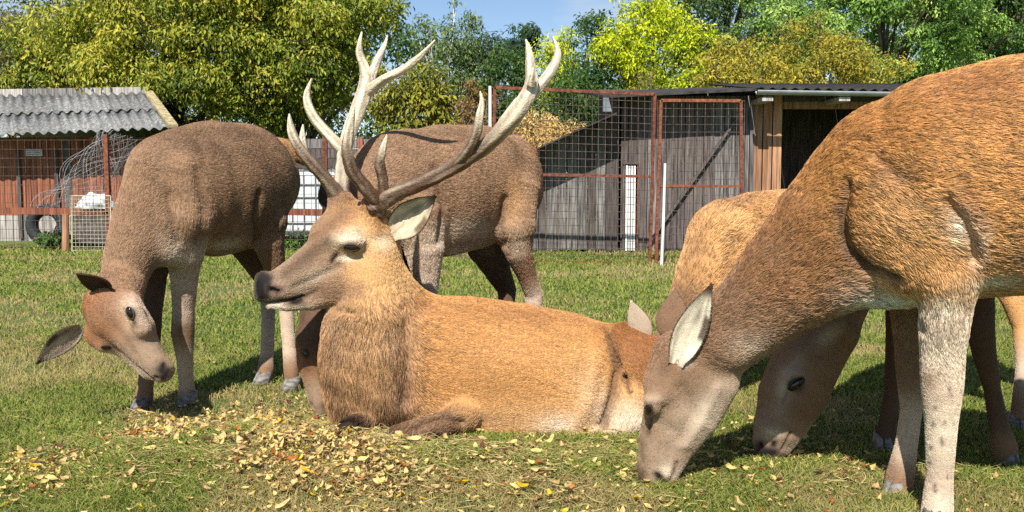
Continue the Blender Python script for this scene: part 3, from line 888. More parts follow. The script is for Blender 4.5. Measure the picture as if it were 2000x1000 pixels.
tree('big olive-yellow broadleaf tree behind the stag antlers', 585, -140, 225, 19, OLIVE, leaf=.125, dens=1500, bottom=300, droop=2.0, clump=.5)
tree('olive-green broadleaf tree rising behind the corrugated shed roof end', 350, -110, 260, 18.5, OLIVE, leaf=.125, dens=1500, bottom=310, droop=2.0, clump=.5, seed=77)
tree('dull olive tree with bare twigs above the left shed', 30, -10, 220, 21, DULL, leaf=.12, dens=860, bottom=300, droop=1.4, sparse_top=True, seed=5)
tree('yellowing olive tree between the shed roof and the big olive tree', 150, 20, 150, 20, OLIVE, leaf=.14, dens=900, bottom=300, droop=1.8, seed=31)
tree('nearly bare tree showing twigs against the sky over the left shed', 190, -10, 130, 25, DULL, leaf=.10, dens=240, bottom=200, sparse_top=True, fill=.5, seed=9)
tree('lower yellow-green shrubby tree beside the olive tree, above the far hind', 815, 120, 95, 17.5, OLIVE2, leaf=.14, dens=1000, bottom=330, droop=2.0, clump=.4)
tree('loose green birch with pale trunk against the sky', 872, 0, 72, 30, BIRCH, leaf=.16, dens=330, bottom=260, droop=2.4, bark=BIRCHB, clump=.45, fill=1.3)
tree('second birch crown beside the pale-trunked one', 925, 20, 50, 31, BIRCH, leaf=.16, dens=330, bottom=260, droop=2.4, bark=BIRCHB, clump=.42, fill=1.2)
tree('mid-green rounded tree in the gap under the blue sky', 985, 70, 95, 31, DEEP, leaf=.17, dens=330, bottom=280)
tree('small dark pine on the skyline', 1034, 44, 20, 60, PINE, name='pine_tree', leaf=.35, dens=90, bottom=120, clump=.9, nclump=14)
tree('dark distant tree on the skyline beside the small pine', 965, 62, 40, 58, PINE, leaf=.35, dens=70, bottom=140, clump=1.0, nclump=20)
tree('faint distant tree between pine and dark tree', 1010, 66, 34, 62, PINE, leaf=.35, dens=70, bottom=140, clump=1.0, nclump=20)
tree('small lime-yellow tree beside the right antler tips', 1095, 45, 60, 30, LIME, leaf=.15, dens=420, bottom=250)
tree('dark green tree between two lime-yellow ones', 1165, 5, 85, 27, DEEP, leaf=.15, dens=430, bottom=300)
tree('bright lime-yellow tree above the mesh panel', 1265, -45, 130, 26, LIME, leaf=.15, dens=480, bottom=230, clump=.45)
tree('dark green tree behind the lime-yellow one', 1420, -120, 150, 34, DARKG, leaf=.17, dens=330, bottom=260)
tree('ochre tree above the shed roof edge', 1430, 70, 100, 20, OCHRE, leaf=.11, dens=900, bottom=300, clump=.34)
tree('broad ochre-yellow tree above the gutter', 1590, 40, 165, 20.5, OCHRE, leaf=.11, dens=900, bottom=300, clump=.36)
tree('tall fresh green tree behind the ochre ones', 1720, -140, 250, 25, FRESH, leaf=.15, dens=800, bottom=280, clump=.4, seed=21, fill=1.25)
tree('dark green tree beyond the big ginger hind', 1980, -130, 170, 27, DARKG, leaf=.15, dens=620, bottom=280, clump=.42)
tree('lime shrub at the foot of the bright yellow tree', 1345, 108, 36, 21, LIME, leaf=.12, dens=700, bottom=300, trunk=False, name='shrub')
tree('brown withered shrub beside the white stake', 925, 160, 48, 17, BROWN, leaf=.10, dens=1100, bottom=340, trunk=False, name='shrub', clump=.3)
tree('straw-coloured dry creeper heap behind the tall mesh panel', 1060, 205, 115, 14.6, STRAWC, leaf=.08, dens=1800, bottom=400, trunk=False, name='shrub', clump=.3, depth=.35, cat='shrub')
tree('dark green bushes below the dark tree', 1130, 120, 95, 22, DEEP, leaf=.13, dens=650, bottom=330, trunk=False, name='shrub', clump=.38)
tree('mixed brownish shrub behind the shed roof', 1270, 135, 70, 20, [srgb(84, 88, 40), srgb(124, 112, 60)], leaf=.11, dens=900, bottom=320, trunk=False, name='shrub', clump=.34)
tree('low green weeds at the foot of the fence by the tyre', 98, 458, 40, 12.9, DEEP + [srgb(110, 140, 50)], leaf=.07, dens=5200, bottom=498, trunk=False, name='weeds', clump=.16, depth=.5, cat='weeds', nclump=14)
tree('low green weeds below the white caged tank', 580, 474, 40, 12.8, DEEP + [srgb(110, 140, 50)], leaf=.07, dens=5200, bottom=500, trunk=False, name='weeds', clump=.16, depth=.5, cat='weeds', nclump=12)
tree('green tree filling the gap left of the ochre trees', 1510, -80, 110, 30, FRESH, leaf=.15, dens=420, bottom=260, seed=63)
tree('leafy green tree behind the fresh green one', 1830, -130, 190, 29, FRESH, leaf=.16, dens=620, bottom=260, seed=64)
# belt of woodland behind everything
r_b = np.random.default_rng(99)
NB = 900
cs = np.stack([r_b.uniform(-34, 34, NB), r_b.uniform(38, 44, NB), r_b.uniform(.02, 1, NB)], 1)
hgt = 5.0 + 6.5 * np.clip((np.abs(cs[:, 0] - 1.0) - 3.6) / 3.5, 0, 1) * (.75 + .5 * vnoise2(cs[:, 0] * .3, cs[:, 0] * 0))
cs[:, 2] *= hgt
v, f3, col = foliage(cs, r_b.uniform(.7, 1.2, NB), 120000, .32, DARKG, 1.0, 0, 100)
me = np_mesh('woodland', v, None, f3, smooth=False); color_attr(me, col)
set_props(link('woodland', me, LEAF), 'far belt of dark green woodland behind the trees', 'woodland', None, 'stuff')
# ------------------------------------------------------------------ animals: implicit bodies meshed with surface nets
class Body:
    def __init__(s, lateral):
        s.lat = np.array(lateral, float); s.lat /= np.linalg.norm(s.lat)
        s.prims = []        # (a, b, ra, rb, squash, k, ca, cb, sub, flow)
    def chain(s, pts, sq=1.0, k=0.03, sub=False, lat=None, fl=1.0):
        """pts: (px, py, Y, radius in photo px, colour); a row of tapered capsules"""
        w = []
        for p in pts:
            q = at(p[0], p[1], p[2])
            w.append((np.array(q), p[3] * p[2] / FPX, np.array(p[4])))
        n = s.lat if lat is None else np.array(lat, float) / np.linalg.norm(lat)
        if len(w) == 1: w = w * 2
        s.nch = getattr(s, 'nch', 0) + 1
        for (a, ra, ca), (b, rb, cb) in zip(w[:-1], w[1:]):
            s.prims.append((a, b, ra, rb, sq, n, k, ca, cb, sub, fl, s.nch))
    def mesh(s, res):
        lo = np.min([np.minimum(p[0] - p[2], p[1] - p[3]) for p in s.prims if not p[9]], axis=0) - 0.04
        hi = np.max([np.maximum(p[0] + p[2], p[1] + p[3]) for p in s.prims if not p[9]], axis=0) + 0.04
        lo[2] = max(lo[2], -0.05)
        N = np.ceil((hi - lo) / res).astype(int) + 1
        ax = [lo[i] + res * np.arange(N[i]) for i in range(3)]
        D = np.full(N, 0.2, np.float32)
        for ch in sorted({q[11] for q in s.prims}):
            seg = [q for q in s.prims if q[11] == ch]
            k, sub = seg[0][6], seg[0][9]
            m = k + 0.03
            def span(qs):
                l0 = np.min([np.minimum(q[0] - q[2], q[1] - q[3]) for q in qs], axis=0) - m; h0 = np.max([np.maximum(q[0] + q[2], q[1] + q[3]) for q in qs], axis=0) + m
                return np.clip(np.floor((l0 - lo) / res).astype(int), 0, N), np.clip(np.ceil((h0 - lo) / res).astype(int) + 1, 0, N)
            c0, c1 = span(seg)
            if np.any(c1 <= c0): continue
            T = np.full(c1 - c0, 0.3, np.float32)
            for (a, b, ra, rb, sq, n, k, ca, cb, sub, fl, _c) in seg:          # members of one chain meet without swelling
                i0, i1 = span([(a, b, ra, rb)])
                if np.any(i1 <= i0): continue
                X, Y, Z = np.meshgrid(*[ax[i][i0[i]:i1[i]] for i in range(3)], indexing='ij')
                d = s.dist(np.stack([X, Y, Z], -1), a, b, ra, rb, sq, n)
                tl = tuple(slice(i0[i] - c0[i], i1[i] - c0[i]) for i in range(3))
                T[tl] = np.minimum(T[tl], d)
            sl = tuple(slice(c0[i], c1[i]) for i in range(3))
            cur = D[sl]
            if sub:
                hh = np.clip(0.5 - 0.5 * (cur + T) / k, 0, 1)
                D[sl] = cur * (1 - hh) - T * hh + k * hh * (1 - hh)
            else:
                hh = np.clip(0.5 + 0.5 * (T - cur) / k, 0, 1)
                D[sl] = T * (1 - hh) + cur * hh - k * hh * (1 - hh)
        return surface_nets(D, lo, res)
    @staticmethod
    def dist(P, a, b, ra, rb, sq, n):
        if sq != 1.0:
            P = P + ((sq - 1) * (P @ n))[..., None] * n
            a = a + (sq - 1) * a.dot(n) * n; b = b + (sq - 1) * b.dot(n) * n
        ab = b - a; L2 = ab.dot(ab)
        if L2 < 1e-10:
            return np.linalg.norm(P - a, axis=-1) - ra
        t = np.clip(((P - a) @ ab) / L2, 0, 1)
        return np.linalg.norm(P - a - t[..., None] * ab, axis=-1) - (ra + t * (rb - ra))
    def paint(s, V, sig=0.02):
        """colour and hair direction of each vertex from the nearest members"""
        W = np.zeros(len(V)); Cc = np.zeros((len(V), 3)); Fl = np.zeros((len(V), 3))
        for (a, b, ra, rb, sq, n, k, ca, cb, sub, fl, _c) in s.prims:
            if sub: continue
            d = s.dist(V, a, b, ra, rb, sq, n)
            w = np.exp(-np.clip(d + 0.01, 0, 1) / sig)
            ab = b - a; L2 = max(ab.dot(ab), 1e-9)
            t = np.clip(((V - a) @ ab) / L2, 0, 1)[:, None]
            W += w; Cc += w[:, None] * (ca * (1 - t) + cb * t); Fl += w[:, None] * ab / math.sqrt(L2) * fl
        W = np.maximum(W, 1e-12)[:, None]
        return Cc / W, Fl / W

def surface_nets(D, lo, res):
    N = np.array(D.shape)
    ins = D < 0
    c = ins[:-1, :-1, :-1].astype(np.int8)
    cnt = np.zeros(c.shape, np.int8)
    for dx in (0, 1):
        for dy in (0, 1):
            for dz in (0, 1):
                cnt += ins[dx:N[0]-1+dx, dy:N[1]-1+dy, dz:N[2]-1+dz]
    act = (cnt > 0) & (cnt < 8)
    idx = np.full(c.shape, -1, np.int32)
    I = np.argwhere(act)
    idx[act] = np.arange(len(I))
    acc = np.zeros((len(I), 3)); num = np.zeros(len(I))
    cor = [(x, y, z) for x in (0, 1) for y in (0, 1) for z in (0, 1)]
    for p in cor:
        for axis in range(3):
            if p[axis]: continue
            q = list(p); q[axis] = 1
            va = D[I[:, 0] + p[0], I[:, 1] + p[1], I[:, 2] + p[2]]
            vb = D[I[:, 0] + q[0], I[:, 1] + q[1], I[:, 2] + q[2]]
            m = (va < 0) != (vb < 0)
            t = np.where(m, va / np.where(m, va - vb, 1), 0)
            e = np.tile(np.array(p, float), (len(I), 1)); e[:, axis] = t
            acc[m] += e[m]; num[m] += 1
    V = lo + res * (I + acc / num[:, None])
    F = []
    for axis in range(3):
        b, cx = [(1, 2), (2, 0), (0, 1)][axis]
        s0 = [slice(None)] * 3; s1 = [slice(None)] * 3
        s0[axis] = slice(0, N[axis] - 1); s1[axis] = slice(1, N[axis])
        A, B = ins[tuple(s0)], ins[tuple(s1)]
        ch = A != B
        E = np.argwhere(ch)
        ok = (E[:, b] > 0) & (E[:, cx] > 0) & (E[:, b] < N[b] - 1) & (E[:, cx] < N[cx] - 1)
        E = E[ok]
        def cell(ob, oc):
            q = E.copy(); q[:, b] += ob; q[:, cx] += oc
            return idx[q[:, 0], q[:, 1], q[:, 2]]
        q = np.stack([cell(-1, -1), cell(0, -1), cell(0, 0), cell(-1, 0)], 1)
        flip = ~A[E[:, 0], E[:, 1], E[:, 2]]
        q[flip] = q[flip][:, ::-1]
        F.append(q)
    F = np.concatenate(F)
    F = F[(F >= 0).all(1)]
    return V, F

def vert_normals(V, F):
    n = np.cross(V[F[:, 2]] - V[F[:, 0]], V[F[:, 3]] - V[F[:, 1]])
    N = np.zeros_like(V)
    for i in range(4): np.add.at(N, F[:, i], n)
    return N / np.maximum(np.linalg.norm(N, axis=1), 1e-12)[:, None], np.linalg.norm(n, axis=1) * 0.5

def smooth_verts(V, F, it=2):
    for _ in range(it):
        A = np.zeros_like(V); c = np.zeros(len(V))
        for i in range(4):
            for j in (1, 3):
                np.add.at(A, F[:, i], V[F[:, (i + j) % 4]]); np.add.at(c, F[:, i], 1)
        V = V * 0.5 + 0.5 * A / np.maximum(c, 1)[:, None]
    return V

FUR = mat_attr('fur', rough=0.45, spec=0.4)
SKIN = mat_attr('hide', rough=0.75, spec=0.2, noise=0.12, scale=90)
EYE = mat_plain('eye_dark', (0.012, 0.007, 0.005), 0.06, 0.6)
LID = mat_noise('eyelid', (0.06, 0.038, 0.026), (0.13, 0.085, 0.06), (200, 200, 200), rough=0.7, bump=0.4)
HOOF = mat_noise('hoof_horn', (0.08, 0.072, 0.062), (0.27, 0.25, 0.22), (40, 40, 90), rough=0.5, bump=0.2)

BLK_ = srgb(58, 42, 34)
class Deer:
    """one animal: body mesh, fur, eyes, hooves under one Empty at its feet"""
    def __init__(s, lateral, base, label, res=0.0075):
        s.b = Body(lateral); s.res = res; s.root = empty('deer', base)
        set_props(s.root, label, 'deer', 'herd of red deer on the lawn')
        s.ears, s.eyes, s.bare_eyes = [], [], []
    def ear(s, base, tip, width, face, c_in, c_out, cup=0.45, bl=0.30):
        s.ears.append((Vector(base), Vector(tip), width, Vector(face).normalized(), c_in, c_out, cup, bl))
    def finish(s, density, hlen, hair_r, spots=(), furlen=None, dark=0.85, sculpt=(), lock=0.017, tone_var=0.11):
        V, F = s.b.mesh(s.res)
        V = smooth_verts(V, F, 3)
        N, _ = vert_normals(V, F)
        col, flow = s.b.paint(V)
        bv = BVHTree.FromPolygons(V.tolist(), F.tolist())
        s.bv = bv
        def hit(px, py):
            d = ray(px, py).normalized()
            loc, nor, i, dist = bv.ray_cast(Vector((0, 0, CAMH)), d)
            return loc, nor
        # folds, mouth lines, sockets (positive depth, into the hide) and ridges (negative); dark colours paint shade into the folds; width and path in photo px
        marks = []
        for (path, wpx, dep, mc, ms) in sculpt:
            pts = []
            for (x0, y0), (x1, y1) in zip(path[:-1], path[1:]) if len(path) > 1 else [(path[0], path[0])]:
                k_ = max(1, int(math.hypot(x1 - x0, y1 - y0) / max(wpx * .5, 1)))
                for i in range(k_ + 1):
                    loc, nor = hit(x0 + (x1 - x0) * i / k_, y0 + (y1 - y0) * i / k_)
                    if loc is not None: pts.append(np.array(loc))
            if not pts: continue
            pts = np.array(pts); w = wpx * pts[:, 1].mean() / FPX
            lo_, hi_ = pts.min(0) - 3 * w, pts.max(0) + 3 * w
            near = np.where(((V > lo_) & (V < hi_)).all(1))[0]
            if not len(near): continue
            dd = np.full(len(near), 9.0)
            for q in pts: dd = np.minimum(dd, np.linalg.norm(V[near] - q, axis=1))
            gss = np.exp(-(dd / w) ** 2)
            V[near] -= N[near] * (dep * gss)[:, None]
            marks.append((near, gss, mc, ms))
        N, _ = vert_normals(V, F)
        bv = BVHTree.FromPolygons(V.tolist(), F.tolist())
        s.bv = bv
        s.hit = hit
        s.bald = []
        # markings and painted shade: (px, py, radius px along x, y, colour, strength, angle)
        for (px, py, rx, ry, c, st, *an) in spots:
            loc, nor = hit(px, py)
            if loc is None: continue
            Y = loc.y
            d = V - np.array(loc)
            a = R(an[0]) if an else 0.0
            u = (d[:, 0] * math.cos(a) - d[:, 2] * math.sin(a)) / (rx * Y / FPX)
            w = (d[:, 0] * math.sin(a) + d[:, 2] * math.cos(a)) / (ry * Y / FPX)
            dd = d[:, 1] / (max(rx, ry) * Y / FPX * 1.3)
            e = np.exp(-(u * u + w * w + dd * dd)) * st
            e = np.clip(e * 1.25, 0, 1)[:, None]
            col = col * (1 - e) + np.array(c) * e
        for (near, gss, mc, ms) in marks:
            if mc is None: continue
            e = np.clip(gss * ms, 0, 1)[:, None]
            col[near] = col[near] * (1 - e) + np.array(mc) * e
        for (px, py, rpx, *_e) in s.eyes:
            loc, nor = hit(px, py)
            if loc is None: continue
            e = np.clip(1.6 * np.exp(-(np.linalg.norm(V - np.array(loc), axis=1) / (rpx * 1.25 * loc.y / FPX)) ** 2), 0, .9)[:, None]
            col = col * (1 - e) + BLK_ * e
        n1 = fbm3(V * 7.0, 3)[:, None]; n2 = fbm3(V * 26.0 + 5, 2)[:, None]
        col = np.clip(col * (0.70 + 0.34 * n1 + 0.26 * n2), 0, .82)
        s.col = col
        nv0 = len(V)
        Fl = F
        V2, F2, c2, fl2 = [V], [F], [col], [flow]
        off = len(V)
        for e in s.ears:
            ev, ef, ec, efl = ear_mesh(*e)
            V2.append(ev); F2.append(ef + off); c2.append(ec); fl2.append(efl); off += len(ev)
        V, F, col, flow = np.concatenate(V2), np.concatenate(F2), np.concatenate(c2), np.concatenate(fl2)
        ear_len = np.where((col[nv0:] @ np.array([.3, .6, .1])) > .3, 0.0035, 0.006)
        me = np_mesh('body', V, F)
        if len(me.vertices) == len(V): color_attr(me, col * dark)
        link('body', me, SKIN, s.root)
        s.make_eyes()
        # fur
        N, A = vert_normals(V, F)
        if density:
            fcen = V[F].mean(1)
            hl_v = np.full(len(V), hlen)
            if furlen is not None: hl_v[:nv0] = furlen(V[:nv0], N[:nv0]) * hlen
            hl_v[nv0:] = ear_len
            below = fcen[:, 2] < 0.015
            A = A * np.where(below, 0, 1)
            wt = A * (0.3 + 0.7 / np.clip(hl_v[F].mean(1) / hlen, 0.3, 1.4) ** 0.8)
            n = int(A.sum() * density)
            pick = rng.choice(len(F), n, p=wt / wt.sum())
            u, v = rng.random(n)[:, None], rng.random(n)[:, None]
            q = F[pick]
            def lerp(X):
                return (X[q[:, 0]] * (1 - u) + X[q[:, 1]] * u) * (1 - v) + (X[q[:, 3]] * (1 - u) + X[q[:, 2]] * u) * v
            P0, Nn, cc, ff, hl = lerp(V), lerp(N), lerp(col), lerp(flow), lerp(hl_v[:, None])
            kp = (cc @ np.array([.3, .6, .1])) > 0.022
            for (c_e, r_e) in s.bare_eyes: kp &= np.linalg.norm(P0 - np.array(c_e), axis=1) > r_e
            P0, Nn, cc, ff, hl = P0[kp], Nn[kp], cc[kp], ff[kp], hl[kp]; n = len(P0)
            hl = hl * (0.72 + 0.56 * fbm3(P0 * 9.0 + 31, 2)[:, None])
            Nn /= np.maximum(np.linalg.norm(Nn, axis=1), 1e-9)[:, None]
            ff = ff + np.array([0, 0, -0.25])
            ff = ff - (ff * Nn).sum(1)[:, None] * Nn
            ff /= np.maximum(np.linalg.norm(ff, axis=1), 1e-9)[:, None]
            cl = fbm3(P0 * 38.0 + 11, 2)[:, None] - 0.5          # tufts lean together
            sw = np.cross(Nn, ff)
            ff = ff + sw * (cl * 1.1 * np.clip(hl / 0.015, 0.3, 1.8) + rng.normal(0, 0.25, (n, 1)))
            ff /= np.linalg.norm(ff, axis=1)[:, None]
            ln = hl * rng.uniform(0.65, 1.25, (n, 1))
            lift = rng.uniform(0.05, 0.24, (n, 1)) + 0.10 * np.clip(hl / 0.03, 0, 1)
            p1 = P0 + (ff * 0.5 + Nn * lift * 0.8) * ln
            p2 = P0 + (ff * 1.0 + Nn * lift * 0.85) * ln + np.array([0, 0, -0.06]) * ln
            # locks: neighbouring hairs draw together at the tip and share a tone
            jit = np.stack([fbm2(P0[:, 0] * 23 + 7 * i_, P0[:, 2] * 23 - P0[:, 1] * 19 + i_, 2) for i_ in range(3)], 1)
            cell = np.floor(P0 / lock + jit * 2.2).astype(np.int64)
            key = (cell[:, 0] * 73856093) ^ (cell[:, 1] * 19349663) ^ (cell[:, 2] * 83492791)
            _, inv = np.unique(key, return_inverse=True)
            cnt = np.bincount(inv).astype(float)
            tipm = np.stack([np.bincount(inv, p2[:, i_]) / cnt for i_ in range(3)], 1)[inv] + ff * ln * 0.3
            cw = np.clip(hl / 0.013, 0, 1.3) * 0.42
            cw = np.clip(cw, 0, .5)
            p2 = p2 * (1 - cw) + tipm * cw; p1 = p1 * (1 - cw * .45) + (P0 * .5 + tipm * .5) * cw * .45
            lockv = rng.normal(0, 1, len(cnt))[inv][:, None]
            P = np.stack([P0 - Nn * 0.002, p1, p2], 1)
            rr = hair_r * rng.uniform(0.7, 1.3, (n, 1)) * np.array([[1.0, 0.8, 0.15]])
            vr = np.clip(hl / 0.014, 0.75, 1.7)
            val = 1 + (rng.uniform(-0.38, 0.42, (n, 1)) + 0.5 * (fbm3(P0 * 55.0, 2)[:, None] - 0.5) + tone_var * lockv) * vr
            val = np.clip(val, .3, 1.9)
            fo = strands('fur', P, rr, np.clip(cc * val, 0.004, 0.9), FUR, s.root)
            fo['kind'] = 'stuff'
        return s
    def eye(s, px, py, rpx, stretch=1.5, ang=0.0, lid=1):
        s.eyes.append((px, py, rpx, stretch, ang, lid))
    def make_eyes(s):
        """dark wet eyeball set in the hide with a furred upper lid and a thin lower one"""
        for (px, py, rpx, stretch, ang, lid) in s.eyes:
            loc, nor = s.hit(px, py)
            if loc is None: continue
            r = rpx * loc.y / FPX
            nrm = nor.normalized()
            u = Vector((math.cos(R(ang)), 0, math.sin(R(ang))))
            u = (u - nrm * u.dot(nrm)).normalized(); w = nrm.cross(u) * lid
            M = Matrix((u, w, nrm)).transposed().to_4x4(); M.translation = loc
            s.bare_eyes.append((loc, r * 1.3))
            bm = bmesh.new()
            bmesh.ops.create_uvsphere(bm, u_segments=24, v_segments=14, radius=1.0)
            bmesh.ops.transform(bm, matrix=M @ Matrix.Translation((0, 0, -r * .22)) @ Matrix.Diagonal((r * stretch, r, r * 0.85, 1)), verts=bm.verts)
            for f in bm.faces: f.smooth = True
            me = bpy.data.meshes.new('eye'); bm.to_mesh(me); bm.free()
            e = link('eye', me, EYE, s.root)
            for (t0, t1, th, off) in ((-0.3, math.pi + .3, .21, 1.06), (math.pi, 2 * math.pi, .12, 1.02)):
                tt = np.linspace(t0, t1, 17)
                pts = [M @ Vector((math.cos(t) * r * stretch * 1.0, math.sin(t) * r * off * 1.0, r * (.10 if th > .2 else .02))) for t in tt]
                rad = [r * th * (.35 + .65 * math.sin(math.pi * i / 16)) for i in range(17)]
                mb = MB(); mb.tube(pts, rad, 8); mb.build('eyelid', LID, e, True)
    def hoof(s, px, py, Y, wpx, face=(0, -1), z=None):
        """two pointed claws; (px, py) is the middle of the hoof where it meets the ground"""
        c = at(px, py, Y); c.z = 0.0 if z is None else z
        w = wpx * Y / FPX
        f = Vector((face[0], face[1], 0)).normalized(); sd_ = Vector((-f.y, f.x, 0))
        me_v, me_f = [], []
        mb = MB()
        for sgn in (-1, 1):
            prof = [(-0.55, 0.55), (0.1, 0.75), (0.75, 0.45), (0.95, 0.12)]
            L, Wd, H = w * 1.05, w * 0.44, w * 0.85
            v = []
            ring = [(-0.6, 0), (-0.6, 1), (-0.1, 1.05), (0.5, 0.85), (0.95, 0.35), (1.0, 0.0), (0.5, -0.05), (0, -0.06)]
            for zz, sc, sh in ((-0.01, 1.0, 0.12), (0.45, 0.92, 0.0), (1.0, 0.78, -0.22)):
                for (a, bb) in ring:
                    v.append(c + f * (a * sc + sh) * L * 0.62 + sd_ * sgn * (bb * sc * Wd + w * 0.035) + Vector((0, 0, zz * H * (1.0 if a < 0.6 else 0.8))))
            fs = []
            for lv in range(2):
                for i in range(8):
                    j = (i + 1) % 8
                    q = (lv*8+i, lv*8+j, lv*8+8+j, lv*8+8+i)
                    fs.append(q if sgn < 0 else q[::-1])
            fs.append(tuple(range(8))[::-1 if sgn < 0 else 1]); fs.append(tuple(range(16, 24))[::1 if sgn < 0 else -1])
            mb.add(v, fs)
        mb.build('hoof', HOOF, s.root, True)

def ear_mesh(base, tip, width, face, c_in, c_out, cup, bl):
    """leaf-shaped cupped ear with real thickness"""
    ax = tip - base; L = ax.length; ax.normalize()
    face = (face - ax * face.dot(ax)).normalized()
    sd_ = ax.cross(face)
    nu, nv = 18, 14
    top, cols, fl = [], [], []
    for i in range(nu + 1):
        t = i / nu
        w = width * math.sin(math.pi * (0.06 + 0.94 * t) ** 0.80) ** 0.95 * 0.5 if t < 1 else 0.0
        w = max(w, width * 0.03 if t > 0.9 else width * bl * 0.5 * (1 - t))
        for j in range(nv + 1):
            sgn = j / nv * 2 - 1
            ang = sgn * (1.25 - 0.55 * t)
            off = sd_ * w * math.sin(ang) / math.sin(1.25 - 0.55 * t) - face * cup * w * (math.cos(ang) - 0.35) * (1.15 - t * 0.7)
            p = base + ax * (L * t) + off
            top.append(p)
            edge = abs(sgn) > 0.95 or t > 0.97
            n = float(vnoise2(np.array([sgn * 6 + base.x * 9]), np.array([t * 5]))[0])
            inner = np.array(c_in) * (0.40 + 0.75 * n) * (1.0 if t > 0.12 else 1.0)
            rimd = max(0.0, min(1.0, (t - .80) / .12)) if t > .8 else (0.85 if (sgn > .55 and .38 < t < .62) or sgn < -.86 else 0.0)
            cols.append(np.array(c_out) * 0.45 if edge else inner * (1 - rimd) + np.array(c_out) * .7 * rimd)
            fl.append(np.array(ax) * 1.0 + np.array(sd_) * sgn * 0.5)
    top = np.array(top); cols = np.array(cols); fl = np.array(fl)
    back = top - np.array(face) * 0.006
    V = np.concatenate([top, back]); n0 = len(top)
    F = []
    for i in range(nu):
        for j in range(nv):
            a, b, c_, d = i*(nv+1)+j, i*(nv+1)+j+1, (i+1)*(nv+1)+j+1, (i+1)*(nv+1)+j
            F.append((a, d, c_, b)); F.append((a + n0, b + n0, c_ + n0, d + n0))
        for j, rev in ((0, False), (nv, True)):
            a, d = i*(nv+1)+j, (i+1)*(nv+1)+j
            q = (a, a + n0, d + n0, d); F.append(q[::-1] if rev else q)
    for j in range(nv):
        a, b = nu*(nv+1)+j, nu*(nv+1)+j+1
        F.append((a, a + n0, b + n0, b))
    F = np.array(F, np.int64)
    # outward winding check against the face direction
    nn = np.cross(V[F[0][1]] - V[F[0][0]], V[F[0][2]] - V[F[0][0]])
    if nn.dot(np.array(face)) < 0: F = F[:, ::-1]
    return V, F, np.concatenate([cols, np.tile(np.array(c_out), (n0, 1))]), np.concatenate([fl, fl])
# ------------------------------------------------------------------ the herd
GREYB = srgb(150, 118, 90); DKB = srgb(98, 74, 56); PALE = srgb(216, 198, 174); CREAM = srgb(240, 224, 200)
LEGP = srgb(194, 172, 150); LEGB = srgb(138, 106, 80); TAN = srgb(202, 154, 100); ORNG = srgb(190, 138, 80); RUST = srgb(154, 102, 60)
NOSE = srgb(30, 25, 25); BLK = srgb(34, 25, 21); GOLD = srgb(206, 162, 108); MANE = srgb(164, 126, 88); MUZ = srgb(162, 136, 112); FOREH = srgb(154, 106, 70)
WHITE = srgb(255, 250, 240); CNECK = srgb(150, 106, 68)

def fur_standard(leg=0.3, head=None, head_r=0.3, mane=None, face=0.42):
    """relative hair length: long on the trunk, short on legs and face"""
    def fn(V, N):
        z = V[:, 2]
        f = np.clip((z - 0.38) / 0.22, 0, 1) * (1 - leg) + leg
        if head is not None:
            h_ = np.array(head); d = np.linalg.norm(V - h_, axis=1)
            f = np.minimum(f, face + (1 - face) * np.clip((d / head_r - 0.75) / 0.5, 0, 1))
        if mane is not None:
            for (c, r, g) in mane:
                f = f * (1 + g * np.exp(-(np.linalg.norm(V - np.array(c), axis=1) / r) ** 2))
        return f
    return fn

# ---- hind at the left with its head twisted down
d = Deer((0.7, -0.7, 0), ground_at(420, 780), 'grey-brown hind with its head twisted sideways to the ground before the corrugated-roof shed')
b = d.b
b.chain([(345, 345, 3.74, 78, GREYB), (380, 372, 3.84, 108, GREYB), (425, 366, 3.98, 122, GREYB), (470, 352, 4.12, 110, GREYB), (503, 354, 4.24, 84, GREYB), (512, 385, 4.26, 58, GREYB)], sq=1.2, k=0.05)
b.chain([(420, 425, 3.95, 72, LEGP), (480, 420, 4.1, 62, LEGP)], sq=1.2, k=0.06)                 # pale belly
b.chain([(350, 335, 3.68, 42, GREYB), (362, 430, 3.68, 52, GREYB), (358, 490, 3.70, 38, LEGP)], k=0.05)  # shoulder
b.chain([(318, 325, 3.74, 58, GREYB), (350, 308, 3.84, 56, GREYB), (410, 302, 3.98, 60, GREYB)], k=0.05)                               # withers
b.chain([(240, 548, 3.48, 42, GREYB), (256, 500, 3.54, 50, GREYB), (282, 430, 3.62, 60, GREYB), (318, 360, 3.70, 72, GREYB)], sq=1.15, k=0.05)
b.chain([(226, 515, 3.56, 19, DKB), (252, 425, 3.68, 29, DKB), (300, 322, 3.80, 46, GREYB)], k=0.03)   # crest of the neck
b.chain([(322, 485, 3.62, 34, LEGP), (332, 440, 3.64, 48, GREYB)], k=0.04)                              # brisket
# head
b.chain([(208, 598, 3.43, 44, FOREH), (228, 618, 3.39, 52, FOREH), (262, 654, 3.36, 38, MUZ), (298, 703, 3.34, 27, MUZ), (316, 724, 3.34, 24, MUZ)], k=0.02, fl=-1)
b.chain([(250, 602, 3.36, 28, LEGP), (276, 640, 3.34, 26, MUZ)], k=0.025, fl=-1)
b.chain([(190, 650, 3.39, 24, FOREH), (205, 668, 3.37, 20, FOREH)], k=0.02)
b.chain([(208, 650, 3.42, 34, FOREH), (252, 676, 3.40, 26, MUZ), (292, 724, 3.36, 18, PALE)], k=0.025, fl=-1)  # jaw
b.chain([(240, 560, 3.45, 40, GREYB), (225, 600, 3.42, 48, FOREH)], k=0.03)
b.chain([(262, 606, 3.30, 16, LEGP), (280, 645, 3.30, 14, MUZ)], k=0.02)                                # brow over the eye
b.chain([(317, 712, 3.27, 7, NOSE)], sub=True, k=0.01)
b.chain([(296, 742, 3.30, 4, NOSE), (318, 738, 3.28, 4, NOSE)], sub=True, k=0.01)
